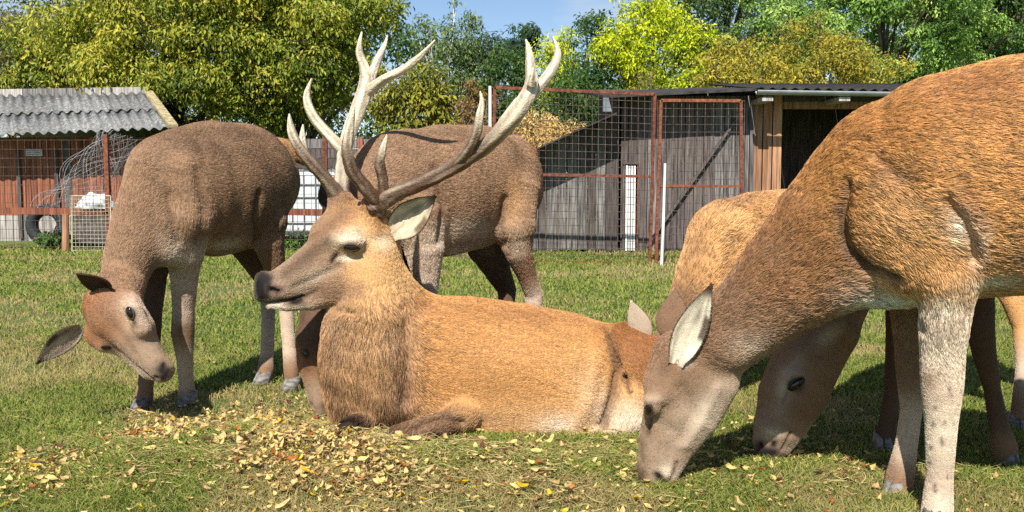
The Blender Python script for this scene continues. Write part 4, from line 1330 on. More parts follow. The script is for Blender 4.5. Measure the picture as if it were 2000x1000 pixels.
# legs
b.chain([(360, 480, 3.72, 38, PALE), (360, 540, 3.74, 26, LEGP), (359, 600, 3.76, 21, LEGP), (357, 650, 3.77, 22, LEGB), (361, 700, 3.78, 16, LEGP), (364, 750, 3.80, 14, LEGP), (366, 772, 3.80, 18, LEGB), (366, 792, 3.79, 15, DKB)], k=0.02)
b.chain([(305, 460, 3.82, 44, DKB), (300, 540, 3.80, 24, DKB), (297, 610, 3.78, 19, DKB), (294, 660, 3.78, 19, DKB), (289, 710, 3.76, 15, LEGB), (284, 755, 3.74, 15, LEGB), (281, 778, 3.73, 18, LEGB), (278, 796, 3.72, 15, DKB)], k=0.02)  # far fore leg painted dark for the shade of neck and head
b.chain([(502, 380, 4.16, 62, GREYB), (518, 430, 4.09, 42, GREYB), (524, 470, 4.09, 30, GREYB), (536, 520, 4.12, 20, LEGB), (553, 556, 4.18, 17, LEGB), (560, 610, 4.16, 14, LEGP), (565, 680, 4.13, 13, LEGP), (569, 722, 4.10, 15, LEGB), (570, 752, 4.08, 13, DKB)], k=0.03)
b.chain([(470, 420, 4.30, 50, DKB), (480, 470, 4.26, 36, DKB), (503, 520, 4.30, 22, DKB), (524, 556, 4.34, 17, DKB), (524, 620, 4.30, 13, LEGP), (522, 690, 4.24, 13, LEGP), (518, 725, 4.20, 16, LEGB), (515, 746, 4.18, 13, LEGB)], k=0.03)  # far hind leg dark to the hock: body shade put into colour
b.chain([(548, 290, 4.34, 20, ORNG), (580, 302, 4.38, 15, ORNG), (608, 320, 4.40, 8, ORNG)], k=0.03)        # tail
d.ear(at(212, 572, 3.36), at(150, 536, 3.28), 0.11, (-0.25, -0.75, -0.5), DKB * 0.6, DKB * 0.8, 0.5)
d.ear(at(158, 640, 3.38), at(72, 711, 3.33), 0.095, (0.5, -0.7, -0.45), LEGP, DKB * .8, 0.4)
A_SPOTS = [(225, 520, 30, 40, LEGB, .4), (185, 640, 30, 40, LEGB, .4), (215, 645, 40, 26, RUST, .35), (253, 612, 16, 20, PALE, .3), (205, 600, 16, 34, DKB, .35, 40), (232, 640, 9, 40, DKB, .3, -45), (284, 615, 10, 50, LEGP, .6, -35), (316, 722, 13, 13, NOSE, .85), (300, 690, 20, 18, MUZ, .5), (215, 690, 20, 8, CREAM, .6, 20),
           (262, 628, 5, 14, DKB, .7, 20), (395, 285, 100, 20, DKB, .45, 10), (262, 420, 26, 90, LEGB, .5, 22), (300, 340, 40, 60, LEGB, .4, 20), (500, 400, 16, 60, DKB, .35), (430, 478, 50, 12, PALE, .7), (352, 505, 22, 14, CREAM, .4), (358, 640, 12, 12, DKB, .4), (450, 260, 120, 14, DKB, .4)]
d.eye(254, 611, 8, 1.55, -72)
d.eye(208, 678, 5, 1.9, -15)
A_CUT = [([(330, 380), (336, 430), (345, 470)], 10, .009, DKB, .3), ([(385, 330), (398, 400), (392, 470)], 13, .009, DKB, .3), ([(505, 380), (498, 430), (500, 470)], 9, .014, DKB, .5), ([(430, 330), (434, 420)], 14, .003, DKB, .2), ([(455, 330), (460, 420)], 14, .003, None, 0),  # dark colour in shoulder, rib and thigh folds is painted shade
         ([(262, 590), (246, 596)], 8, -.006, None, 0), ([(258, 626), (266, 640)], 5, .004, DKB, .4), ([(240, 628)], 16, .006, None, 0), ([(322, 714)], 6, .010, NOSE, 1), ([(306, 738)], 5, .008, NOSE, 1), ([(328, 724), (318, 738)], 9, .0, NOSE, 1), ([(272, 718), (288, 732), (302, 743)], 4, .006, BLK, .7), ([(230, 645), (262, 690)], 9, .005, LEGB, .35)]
d.finish(110000, 0.012, 0.0007, A_SPOTS, fur_standard(0.3, at(250, 640, 3.38), 0.2, None, .62), sculpt=A_CUT)
d.hoof(367, 797, 3.79, 34, (-0.5, -0.8)); d.hoof(276, 805, 3.71, 34, (-0.5, -0.8)); d.hoof(569, 765, 4.07, 32, (-0.6, -0.7)); d.hoof(512, 757, 4.17, 32, (-0.6, -0.7))

# ---- stag lying in the middle
d = Deer((0.05, -1, 0), ground_at(950, 850), 'antlered stag lying on the grass, chestnut back and shaggy pale neck', res=0.006)
b = d.b
b.chain([(770, 715, 3.47, 118, MANE), (830, 708, 3.50, 132, ORNG), (910, 714, 3.52, 136, ORNG), (1000, 722, 3.54, 132, ORNG), (1090, 735, 3.56, 128, ORNG), (1170, 752, 3.58, 120, ORNG), (1235, 765, 3.60, 108, ORNG), (1275, 780, 3.60, 80, RUST)], sq=1.0, k=0.05)
b.chain([(850, 800, 3.44, 95, GOLD), (1000, 800, 3.46, 95, GOLD), (1120, 805, 3.46, 85, GOLD)], sq=1.0, k=0.06)
b.chain([(740, 770, 3.40, 92, MANE), (742, 745, 3.40, 106, MANE), (738, 690, 3.38, 103, MANE), (730, 620, 3.37, 88, MANE), (722, 555, 3.37, 70, GOLD), (722, 500, 3.38, 62, GOLD)], k=0.05, fl=-1)
b.chain([(700, 790, 3.34, 55, MANE), (690, 720, 3.32, 62, MANE), (682, 650, 3.32, 52, MANE)], k=0.05, fl=-1)         # front of the mane
b.chain([(800, 610, 3.50, 50, GOLD), (760, 560, 3.42, 45, GOLD)], k=0.05, fl=-1)
HL = (0.2, -1, 0)
b.chain([(520, 562, 3.27, 20, NOSE), (535, 560, 3.275, 30, MUZ), (560, 553, 3.285, 36, MUZ), (600, 533, 3.30, 44, MUZ), (650, 500, 3.33, 54, GREYB), (695, 465, 3.36, 60, GOLD), (722, 455, 3.38, 56, GOLD)], sq=1.22, k=0.025, lat=HL)
b.chain([(528, 591, 3.28, 12, CREAM), (560, 592, 3.29, 16, MUZ), (610, 578, 3.30, 28, MUZ), (655, 555, 3.32, 46, GREYB), (695, 535, 3.34, 58, GOLD)], sq=1.15, k=0.02, lat=HL)
b.chain([(690, 470, 3.27, 26, PALE), (655, 470, 3.27, 18, PALE)], k=0.025)                                        # brow ridge
b.chain([(628, 462, 3.43, 22, GREYB), (650, 440, 3.43, 24, GREYB)], k=0.025)                                      # far brow
b.chain([(665, 392, 3.42, 24, LEGB), (668, 430, 3.42, 30, LEGB)], k=0.025)                                        # pedicles
b.chain([(730, 402, 3.32, 24, FOREH), (722, 440, 3.34, 34, GOLD)], k=0.025)
b.chain([(680, 420, 3.38, 34, LEGB), (640, 458, 3.36, 34, GREYB)], k=0.03)
b.chain([(514, 545, 3.27, 16, NOSE), (511, 575, 3.27, 14, NOSE)], sq=.8, k=0.012, lat=HL)
b.chain([(529, 566, 3.215, 9, NOSE), (540, 568, 3.21, 6, NOSE)], sub=True, k=0.01)                                 # nostril
b.chain([(512, 596, 3.2, 2.5, NOSE), (545, 592, 3.2, 3, NOSE), (580, 583, 3.2, 3, NOSE), (600, 572, 3.2, 2, NOSE)], sub=True, k=0.012)
# folded fore leg, haunch, hind leg
b.chain([(905, 812, 3.27, 36, GOLD), (868, 828, 3.19, 24, LEGB), (820, 838, 3.14, 21, LEGB), (775, 848, 3.11, 17, DKB)], k=0.02)
b.chain([(710, 825, 3.22, 24, DKB), (685, 836, 3.16, 20, BLK), (668, 842, 3.14, 15, BLK)], k=0.02)
b.chain([(1225, 690, 3.48, 62, RUST), (1250, 710, 3.44, 60, RUST), (1262, 760, 3.42, 40, TAN)], k=0.02)
b.chain([(1170, 700, 3.50, 70, ORNG), (1190, 800, 3.44, 62, GOLD), (1205, 835, 3.40, 36, PALE)], k=0.02)
b.chain([(1232, 770, 3.38, 36, GOLD), (1228, 820, 3.35, 32, PALE), (1190, 850, 3.32, 22, TAN), (1150, 860, 3.30, 15, TAN), (1110, 864, 3.28, 12, LEGB)], k=0.02)
d.ear(at(762, 458, 3.32), at(850, 383, 3.28), 0.125, (-0.25, -1, 0.05), srgb(222, 204, 174), GREYB * 0.8, 0.5, 0.5)
d.ear(at(655, 415, 3.47), at(628, 358, 3.55), 0.08, (0.2, -0.3, 0.2), DKB * .5, DKB * .7, 0.5)
S_SPOTS = [(507, 562, 12, 30, NOSE, 1), (520, 545, 13, 12, NOSE, .9), (540, 575, 8, 8, srgb(120, 74, 70), .7), (535, 597, 16, 6, CREAM, .9), (590, 600, 22, 6, PALE, .6), (578, 590, 14, 6, BLK, .9), (560, 584, 30, 4, DKB, .8, -8), (600, 575, 20, 4, DKB, .6, -30),
           (687, 466, 26, 9, CREAM, .45), (674, 504, 18, 6, CREAM, .7), (655, 498, 4, 14, DKB, .9, 40), (600, 500, 44, 16, DKB, .55, -35), (640, 450, 30, 22, LEGB, .6), (680, 420, 30, 26, FOREH, .5), (620, 540, 40, 12, PALE, .45, -30), (650, 560, 42, 20, LEGB, .5, -15),
           (725, 440, 26, 24, GOLD, .5), (750, 470, 20, 20, PALE, .5), (735, 560, 30, 60, GOLD, .4), (740, 700, 60, 60, srgb(190, 150, 104), .4), (775, 780, 50, 60, LEGB, .45), (820, 590, 30, 14, RUST, .45, 25),  # rust mark behind the neck paints its cast shadow on the back
           (1000, 610, 180, 20, RUST, .35, 6), (850, 660, 60, 80, ORNG, .3), (1000, 690, 120, 50, TAN, .4), (1130, 740, 60, 60, GOLD, .5), (930, 820, 60, 22, LEGB, .4), (1090, 830, 50, 24, CREAM, .5), (1170, 800, 34, 60, PALE, .5, -15), (1205, 690, 12, 46, RUST, .8, 8), (1240, 650, 50, 24, RUST, .7), (1215, 840, 26, 30, PALE, .4)]  # narrow rust mark paints shade along the haunch fold
d.eye(687, 484, 9, 1.75, -4)
S_CUT = [([(1186, 638), (1196, 680), (1206, 720), (1198, 770), (1180, 830)], 9, .035, DKB, .75), ([(1218, 735), (1230, 765)], 6, .03, DKB, .9), ([(1170, 690), (1150, 780), (1120, 840)], 16, -.012, GOLD, .3), ([(905, 825), (880, 812), (850, 815), (810, 832)], 7, .022, DKB, .8), ([(790, 600), (800, 680), (790, 780)], 16, .018, LEGB, .5),  # haunch fold and gap between leg parts get painted shade
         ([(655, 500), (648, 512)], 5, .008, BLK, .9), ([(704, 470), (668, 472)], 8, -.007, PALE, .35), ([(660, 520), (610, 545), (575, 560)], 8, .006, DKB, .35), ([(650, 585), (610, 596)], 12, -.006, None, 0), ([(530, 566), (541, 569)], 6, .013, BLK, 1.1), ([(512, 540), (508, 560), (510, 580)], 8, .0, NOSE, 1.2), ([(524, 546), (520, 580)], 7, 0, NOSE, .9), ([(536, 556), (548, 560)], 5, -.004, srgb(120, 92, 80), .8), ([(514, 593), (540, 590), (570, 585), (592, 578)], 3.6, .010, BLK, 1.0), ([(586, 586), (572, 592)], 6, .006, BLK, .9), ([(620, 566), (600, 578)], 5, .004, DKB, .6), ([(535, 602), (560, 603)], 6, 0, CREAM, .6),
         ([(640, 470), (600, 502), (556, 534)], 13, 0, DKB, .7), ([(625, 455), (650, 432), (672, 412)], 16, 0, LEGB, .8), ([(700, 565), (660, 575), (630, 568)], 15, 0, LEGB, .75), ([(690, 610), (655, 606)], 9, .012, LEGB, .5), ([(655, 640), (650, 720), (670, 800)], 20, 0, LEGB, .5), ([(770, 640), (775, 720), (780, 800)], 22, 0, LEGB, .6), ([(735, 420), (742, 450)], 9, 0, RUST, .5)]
d.finish(110000, 0.0145, 0.0007, S_SPOTS, fur_standard(0.8, at(620, 520, 3.33), 0.27, [(at(715, 740, 3.3), 0.20, 2.8), (at(712, 640, 3.3), 0.14, 1.6)]), sculpt=S_CUT, tone_var=0.06)
d.hoof(668, 856, 3.15, 30, (-0.8, -0.6))
STAG = d

# antlers
ANTLER = mat_attr('antler', rough=0.5, spec=0.4, noise=0.45, scale=60)
_n, _l = ANTLER.node_tree.nodes, ANTLER.node_tree.links
_t = _n.new('ShaderNodeTexNoise'); _t.inputs['Scale'].default_value = 150; _t.inputs['Detail'].default_value = 3
_g = _n.new('ShaderNodeNewGeometry'); _l.new(_g.outputs['Position'], _t.inputs['Vector'])
_b = _n.new('ShaderNodeBump'); _b.inputs['Strength'].default_value = 0.7; _b.inputs['Distance'].default_value = 0.006
_l.new(_t.outputs[0], _b.inputs['Height']); _l.new(_b.outputs[0], _n['Principled BSDF'].inputs['Normal'])
def antler(beams, parent, name='antler'):
    """beams: list of rows of (px, py, Y, radius px); light tips, dark gnarled base"""
    Vs, Fs, Cs, n = [], [], [], 0
    for pts in beams:
        w = [(np.array(at(*p[:3])), p[3] * p[2] / FPX) for p in pts]
        P = np.array([x[0] for x in w]); Rr = np.array([x[1] for x in w])
        m = len(P); K = (m - 1) * 7 + 1
        tt = np.linspace(0, m - 1, K)
        def cr(A):
            A = A.reshape(m, -1); out = np.zeros((K, A.shape[1]))
            for i, t in enumerate(tt):
                j = min(int(t), m - 2); f = t - j
                p0, p1, p2, p3 = A[max(j-1, 0)], A[j], A[j+1], A[min(j+2, m-1)]
                out[i] = 0.5 * (2*p1 + (p2-p0)*f + (2*p0-5*p1+4*p2-p3)*f*f + (3*p1-p0-3*p2+p3)*f**3)
            return out
        Q, q = cr(P), np.maximum(cr(Rr)[:, 0], 0.0012)
        Tn = np.clip(cr(np.array([p[4] for p in pts]))[:, 0], 0, 1)
        seg = 20
        T = np.gradient(Q, axis=0); T /= np.linalg.norm(T, axis=1)[:, None]
        x = np.cross(T[0], [0, 1, 0.1]); x /= np.linalg.norm(x)
        ring = []
        for i in range(K):
            x = x - T[i] * x.dot(T[i]); x /= np.linalg.norm(x); y = np.cross(T[i], x)
            a = np.arange(seg) / seg * 2 * math.pi
            rough_ = 1 - Tn[i] * .75
            rr = q[i] * (1 + 0.09 * rough_ * np.sin(a * 5 + i * 0.12) + 0.06 * np.sin(a * 3 - i * 0.3) + rng.normal(0, 0.07 * rough_ + .01, seg))
            ring.append(Q[i] + (np.cos(a) * rr)[:, None] * x + (np.sin(a) * rr)[:, None] * y)
            tone = Tn[i] ** 1.5
            streak = np.clip(tone + 0.34 * (vnoise2(a * 2.2 + len(pts), np.full(seg, i * .16)) - 0.5) + 0.22 * (vnoise2(a * 7, np.full(seg, i * .5)) - .5), 0, 1)[:, None] ** 1.3
            c = srgb(92, 60, 40) * (1 - streak) + srgb(240, 222, 192) * streak
            groove = 0.5 + 0.5 * (0.5 + 0.5 * np.sin(a * 5 + i * 0.12))
            Cs.append(c * groove[:, None])
        ring = np.concatenate(ring)
        f = []
        for i in range(K - 1):
            for k in range(seg):
                f.append((n + i*seg + k, n + i*seg + (k+1) % seg, n + (i+1)*seg + (k+1) % seg, n + (i+1)*seg + k))
        Vs.append(ring); Fs += f; n += len(ring)
    me = np_mesh(name, np.concatenate(Vs), np.array(Fs))
    color_attr(me, np.concatenate(Cs))
    return link(name, me, ANTLER, parent)
# each tuple: px, py, Y, radius px, paleness
antler([[(728, 414, 3.31, 17, .2), (733, 408, 3.305, 23, .25), (740, 400, 3.3, 19, .25), (752, 389, 3.29, 18, .3), (780, 374, 3.27, 16, .36), (835, 352, 3.24, 15, .22), (900, 318, 3.20, 14, .3), (955, 278, 3.17, 15, .55), (1003, 228, 3.15, 18, .85), (1035, 175, 3.15, 14, .9), (1036, 125, 3.16, 10, .95), (1033, 98, 3.17, 6, 1), (1027, 77, 3.18, 1.5, 1)],
        [(742, 398, 3.29, 13, .15), (712, 365, 3.25, 13, .18), (688, 332, 3.22, 12, .25), (678, 290, 3.20, 11, .5), (684, 245, 3.20, 8, .9), (693, 205, 3.2, 1.5, 1)],
        [(750, 392, 3.29, 11, .05), (748, 355, 3.27, 10, .1), (742, 320, 3.26, 10, .3), (748, 290, 3.25, 7, .85), (756, 263, 3.25, 1.5, 1)],
        [(885, 326, 3.21, 11, .3), (912, 298, 3.17, 11, .3), (930, 262, 3.14, 10, .45), (937, 225, 3.13, 8, .85), (941, 200, 3.13, 5, .95), (938, 178, 3.13, 1.5, 1)],
        [(1025, 198, 3.16, 12, .8), (1052, 170, 3.21, 11, .85), (1075, 142, 3.25, 10, .9), (1088, 112, 3.27, 7.5, .95), (1088, 92, 3.28, 5, 1), (1080, 72, 3.29, 1.5, 1)],
        [(1036, 165, 3.12, 9, .85), (1040, 145, 3.1, 5, .9), (1042, 130, 3.09, 1.5, 1)]], STAG.root)
antler([[(666, 404, 3.42, 17, .3), (666, 396, 3.42, 23, .35), (666, 388, 3.42, 18, .4), (666, 372, 3.43, 16, .55), (669, 330, 3.46, 14, .75), (674, 290, 3.50, 14, .85), (688, 245, 3.54, 14, .95), (706, 195, 3.57, 15, .95), (717, 158, 3.58, 15, .95), (712, 132, 3.58, 10, .95), (702, 105, 3.57, 7.5, .95), (703, 82, 3.56, 4.5, 1), (707, 62, 3.56, 1.5, 1)],  # far antler coloured paler, with sunlight painted into its tone
        [(662, 384, 3.41, 15, .35), (638, 352, 3.38, 13, .3), (606, 316, 3.35, 12, .35), (582, 285, 3.34, 10, .5), (568, 252, 3.34, 7.5, .85), (565, 222, 3.34, 1.5, 1)],
        [(594, 300, 3.35, 8, .55), (590, 272, 3.36, 7, .8), (592, 243, 3.37, 1.5, 1)],
        [(672, 296, 3.49, 11, .8), (646, 268, 3.50, 11, .8), (618, 236, 3.52, 10, .85), (602, 205, 3.53, 8.5, .9), (600, 180, 3.53, 5.5, .95), (609, 153, 3.53, 1.5, 1)],
        [(718, 165, 3.58, 11, .9), (730, 135, 3.61, 9, .95), (742, 108, 3.63, 7, .95), (752, 86, 3.64, 4, 1), (757, 68, 3.64, 1.5, 1)],
        [(720, 178, 3.57, 11, .9), (750, 155, 3.52, 9, .9), (785, 138, 3.48, 8, .95), (815, 115, 3.45, 6.5, .95), (835, 95, 3.43, 4, 1), (850, 78, 3.42, 1.5, 1)]], STAG.root)

# ---- hind behind the stag
d = Deer((0.45, -0.9, 0), ground_at(880, 790), 'grey-brown hind grazing behind the lying stag, its neck hidden by the stag')
b = d.b
b.chain([(775, 360, 3.76, 88, GREYB), (815, 366, 3.82, 112, GREYB), (870, 366, 3.90, 121, GREYB), (930, 356, 3.99, 110, GREYB), (980, 350, 4.06, 82, GREYB), (1000, 372, 4.08, 62, GREYB)], sq=1.15, k=0.05)
b.chain([(860, 420, 3.88, 78, LEGP), (930, 415, 3.98, 68, LEGP)], sq=1.15, k=0.06)
b.chain([(770, 330, 3.74, 70, GREYB), (720, 400, 3.70, 85, GREYB), (680, 490, 3.68, 68, GREYB), (648, 560, 3.66, 54, GREYB), (632, 610, 3.64, 46, DKB)], k=0.05, fl=-1)
b.chain([(636, 625, 3.62, 44, DKB), (622, 660, 3.60, 44, DKB), (618, 705, 3.585, 38, FOREH), (624, 755, 3.57, 27, MUZ), (628, 782, 3.565, 25, MUZ), (630, 796, 3.56, 20, MUZ)], k=0.025, fl=-1)
b.chain([(645, 680, 3.60, 30, DKB), (640, 740, 3.585, 22, MUZ)], k=0.03)
b.chain([(814, 420, 3.70, 60, GREYB), (828, 480, 3.70, 40, LEGP), (832, 530, 3.71, 28, LEGP), (831, 600, 3.72, 20, LEGP), (830, 650, 3.73, 21, LEGB), (830, 720, 3.73, 14, LEGP), (830, 770, 3.73, 17, LEGB), (829, 790, 3.72, 14, DKB)], k=0.03)
b.chain([(780, 440, 3.92, 50, DKB), (790, 520, 3.92, 24, DKB), (790, 640, 3.92, 18, DKB), (788, 720, 3.90, 14, DKB), (787, 765, 3.89, 16, DKB)], k=0.03)  # far fore leg coloured dark, as shaded by the body
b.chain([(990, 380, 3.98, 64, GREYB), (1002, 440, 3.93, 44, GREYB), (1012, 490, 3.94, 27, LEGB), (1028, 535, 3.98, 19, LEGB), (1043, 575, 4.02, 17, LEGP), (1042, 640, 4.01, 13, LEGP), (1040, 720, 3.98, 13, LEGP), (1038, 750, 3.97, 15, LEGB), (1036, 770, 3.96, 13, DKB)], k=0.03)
b.chain([(940, 420, 4.16, 58, DKB), (952, 480, 4.12, 40, DKB), (972, 530, 4.14, 25, DKB), (990, 565, 4.18, 18, DKB), (988, 640, 4.16, 13, LEGB), (984, 720, 4.12, 14, LEGB), (982, 748, 4.11, 13, DKB)], k=0.03)  # far hind leg, its shade painted in as dark brown
b.chain([(1005, 290, 4.12, 26, GREYB), (1035, 300, 4.16, 14, RUST), (1042, 335, 4.17, 8, RUST)], k=0.03)
d.ear(at(650, 600, 3.60), at(690, 570, 3.62), 0.09, (0.3, -1, -0.2), PALE, DKB, 0.5)
d.ear(at(600, 612, 3.62), at(575, 590, 3.7), 0.08, (-0.3, -1, -0.2), PALE, DKB, 0.5)
B_SPOTS = [(612, 635, 24, 30, srgb(110, 84, 70), .7), (610, 670, 14, 24, DKB, .6), (635, 700, 20, 36, DKB, .5), (640, 790, 12, 12, NOSE, .8), (1000, 390, 26, 60, TAN, .3, 10), (900, 450, 70, 24, PALE, .6), (880, 490, 60, 12, PALE, .6), (1010, 310, 20, 40, DKB, .3), (880, 262, 120, 14, DKB, .3), (1010, 480, 20, 30, PALE, .4)]
d.eye(596, 690, 6, 1.6, -60)
B_CUT = [([(985, 390), (978, 440), (985, 480)], 9, .016, DKB, .5), ([(850, 330), (866, 400), (858, 470)], 11, .012, DKB, .35), ([(640, 660), (645, 700)], 10, .008, BLK, .6), ([(642, 788)], 7, .01, NOSE, 1), ([(607, 790)], 6, .006, NOSE, .6), ([(600, 640), (600, 720)], 10, 0, DKB, .6)]  # thigh and shoulder folds coloured darker as painted shade
d.finish(90000, 0.0125, 0.0008, B_SPOTS, fur_standard(0.3, at(622, 700, 3.6), 0.2), sculpt=B_CUT)
d.hoof(828, 805, 3.71, 32, (-0.8, -0.5)); d.hoof(786, 785, 3.89, 32, (-0.8, -0.5)); d.hoof(1034, 778, 3.96, 30, (-0.8, -0.5)); d.hoof(980, 762, 4.11, 30, (-0.8, -0.5))

# ---- big hind at the right
d = Deer((0.22, -1, 0), ground_at(1790, 1000), 'large ginger-brown hind grazing beside the stag, its white-lined ear raised', res=0.0075)
b = d.b
b.chain([(1728, 390, 2.56, 158, ORNG), (1778, 385, 2.53, 194, ORNG), (1860, 358, 2.49, 212, ORNG), (1990, 335, 2.44, 222, ORNG), (2130, 322, 2.39, 226, ORNG), (2300, 330, 2.33, 205, ORNG), (2420, 350, 2.28, 165, ORNG)], sq=1.15, k=0.06)
b.chain([(1850, 440, 2.46, 128, TAN), (2050, 430, 2.40, 128, TAN), (2250, 430, 2.33, 110, TAN)], sq=1.2, k=0.08)
b.chain([(1728, 292, 2.54, 76, RUST), (1760, 312, 2.48, 82, ORNG), (1765, 410, 2.44, 102, TAN), (1800, 500, 2.40, 76, TAN)], k=0.04)     # shoulder
b.chain([(1722, 340, 2.55, 112, RUST), (1636, 458, 2.58, 132, CNECK), (1548, 540, 2.60, 106, CNECK), (1480, 605, 2.62, 87, LEGB), (1420, 655, 2.63, 76, LEGB)], sq=1.15, k=0.05, fl=-1)
b.chain([(1790, 560, 2.50, 40, CREAM), (1730, 552, 2.52, 50, PALE), (1660, 535, 2.55, 68, LEGP), (1590, 550, 2.59, 72, LEGB)], k=0.04, fl=-1)                          # brisket
HC = (0.1, -1, 0)
b.chain([(1390, 680, 2.64, 68, GREYB), (1350, 728, 2.65, 72, LEGB), (1322, 790, 2.66, 66, GREYB), (1291, 858, 2.67, 45, MUZ), (1276, 908, 2.67, 33, MUZ), (1273, 930, 2.67, 28, MUZ)], sq=1.45, k=0.03, lat=HC, fl=-1)
b.chain([(1395, 745, 2.64, 50, LEGP), (1362, 810, 2.65, 46, LEGP), (1325, 875, 2.66, 32, MUZ), (1302, 925, 2.665, 24, PALE)], sq=1.25, k=0.03, lat=HC, fl=-1)
b.chain([(1292, 752, 2.62, 32, GREYB), (1276, 790, 2.60, 20, MUZ)], k=0.03, lat=HC)
b.chain([(1320, 690, 2.64, 44, LEGB), (1300, 740, 2.65, 40, LEGB)], k=0.03)
b.chain([(1285, 930, 2.59, 9, NOSE), (1290, 938, 2.59, 6, NOSE)], sub=True, k=0.01)
b.chain([(1845, 540, 2.37, 66, TAN), (1846, 600, 2.38, 49, LEGP), (1841, 680, 2.40, 41, PALE), (1840, 755, 2.41, 39, LEGP), (1838, 830, 2.42, 30, PALE), (1835, 930, 2.43, 25, LEGP), (1830, 1000, 2.43, 30, PALE), (1825, 1030, 2.42, 27, LEGB)], k=0.03)
b.chain([(1790, 540, 2.66, 70, DKB), (1780, 610, 2.66, 38, LEGB), (1776, 680, 2.66, 27, LEGB), (1778, 735, 2.66, 26, LEGB), (1780, 800, 2.66, 20, LEGP), (1770, 870, 2.66, 21, LEGP), (1757, 935, 2.66, 27, LEGB), (1750, 965, 2.65, 25, LEGB)], k=0.03)
for yy, xo in ((2.22, 0), (2.52, -70)):
    b.chain([(2400 + xo, 430, yy, 120, ORNG), (2400 + xo, 560, yy, 70, TAN), (2450 + xo, 680, yy, 36, LEGP), (2480 + xo, 760, yy, 30, LEGP), (2470 + xo, 900, yy, 22, LEGP), (2460 + xo, 1656 / yy + 345, yy, 22, LEGB)], k=0.04)
d.ear(at(1319, 714, 2.57), at(1390, 556, 2.505), 0.088, (-0.05, -1, 0.1), CREAM, DKB * .7, 0.5, 0.5)
d.ear(at(1312, 668, 2.68), at(1320, 566, 2.72), 0.10, (0.4, 0.9, 0.1), PALE, LEGB * .8, 0.45)
C_SPOTS = [(1262, 850, 7, 30, DKB, .4, 5), (1252, 930, 12, 22, DKB, .7), (1290, 940, 16, 12, NOSE, .6), (1300, 920, 14, 14, CREAM, .6), (1300, 715, 12, 40, DKB, .4, 20), (1330, 830, 40, 60, LEGP, .4), (1375, 815, 22, 40, PALE, .5), (1340, 705, 12, 12, CREAM, .5),
           (1640, 440, 10, 60, DKB, .7, -8), (1670, 505, 40, 16, DKB, .6, 30), (1700, 260, 90, 60, RUST, .35), (1900, 200, 120, 60, RUST, .4), (1900, 160, 130, 30, RUST, .6), (1760, 340, 40, 30, LEGB, .35), (1700, 360, 20, 20, GREYB, .4), (1780, 430, 70, 50, GOLD, .5), (1870, 440, 26, 40, CREAM, .7, -20), (1895, 480, 14, 40, CREAM, .7, -10), (1890, 400, 14, 60, RUST, .5, -25), (1960, 480, 60, 40, TAN, .5), (1930, 550, 60, 16, PALE, .7), (1990, 500, 20, 26, LEGB, .7), (1725, 590, 55, 14, CREAM, .9, -4),  # narrow dark marks paint shade into the shoulder fold
           (1560, 620, 60, 40, GREYB, .4), (1500, 500, 50, 60, LEGB, .4, -40), (1590, 350, 50, 70, ORNG, .3, -35), (1460, 680, 40, 30, LEGP, .5), (1815, 740, 12, 20, LEGB, .5), (1845, 600, 30, 30, CREAM, .4)]
rs = random.Random(3)
C_SPOTS += [(rs.uniform(1815, 1865), rs.uniform(600, 960), 3, rs.uniform(3, 6), DKB, .8) for _ in range(16)]
d.eye(1267, 800, 8, 1.7, 62)
C_CUT = [([(1650, 360), (1638, 420), (1648, 480), (1690, 522), (1745, 545)], 13, .028, DKB, .7), ([(1848, 392), (1880, 430), (1896, 470), (1900, 505)], 10, .02, RUST, .5), ([(1770, 330), (1790, 380)], 24, .008, None, 0), ([(1700, 300), (1730, 330), (1760, 350)], 14, .012, LEGB, .4), ([(1790, 590), (1800, 640)], 10, .015, LEGB, .4), ([(1905, 520), (1990, 505)], 14, 0, LEGB, .4),  # shoulder and elbow folds carry shade in their colour
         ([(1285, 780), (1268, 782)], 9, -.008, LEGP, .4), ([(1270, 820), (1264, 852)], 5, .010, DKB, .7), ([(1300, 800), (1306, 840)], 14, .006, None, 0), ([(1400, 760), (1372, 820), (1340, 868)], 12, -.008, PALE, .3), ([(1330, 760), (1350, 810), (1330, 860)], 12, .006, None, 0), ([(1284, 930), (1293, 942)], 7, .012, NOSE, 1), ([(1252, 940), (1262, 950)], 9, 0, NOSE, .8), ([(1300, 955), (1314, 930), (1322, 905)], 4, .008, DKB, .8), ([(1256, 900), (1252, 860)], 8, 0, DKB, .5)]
d.finish(105000, 0.019, 0.0007, C_SPOTS, fur_standard(0.22, at(1300, 850, 2.66), 0.22, None, .62), sculpt=C_CUT)
d.hoof(1745, 982, 2.64, 46, (-0.8, -0.6)); d.hoof(1820, 1045, 2.41, 48, (-0.8, -0.6)); d.hoof(2455, 1106, 2.22, 46, (-0.8, -0.6)); d.hoof(2385, 1017, 2.52, 46, (-0.8, -0.6))

# ---- hind behind it, head down in its shade
d = Deer((0.85, 0.5, 0), ground_at(1850, 890), 'brown hind facing forward, head to the grass in the shade of the big ginger hind')
b = d.b
b.chain([(1810, 440, 3.20, 92, GREYB), (1850, 425, 3.40, 108, GREYB), (1915, 415, 3.62, 106, GREYB), (1970, 410, 3.82, 92, GREYB), (2010, 420, 3.95, 66, GREYB)], sq=1.1, k=0.05)
b.chain([(1790, 440, 3.22, 84, LEGB), (1715, 470, 3.14, 74, LEGB), (1650, 550, 3.07, 62, LEGB), (1618, 630, 3.02, 58, LEGB)], k=0.05, fl=-1)
b.chain([(1616, 650, 3.02, 58, LEGB), (1572, 712, 3.00, 68, LEGB), (1540, 775, 2.98, 62, LEGB), (1514, 832, 2.97, 44, MUZ), (1502, 862, 2.965, 34, MUZ), (1499, 874, 2.96, 28, NOSE)], sq=1.1, k=0.03, fl=-1)
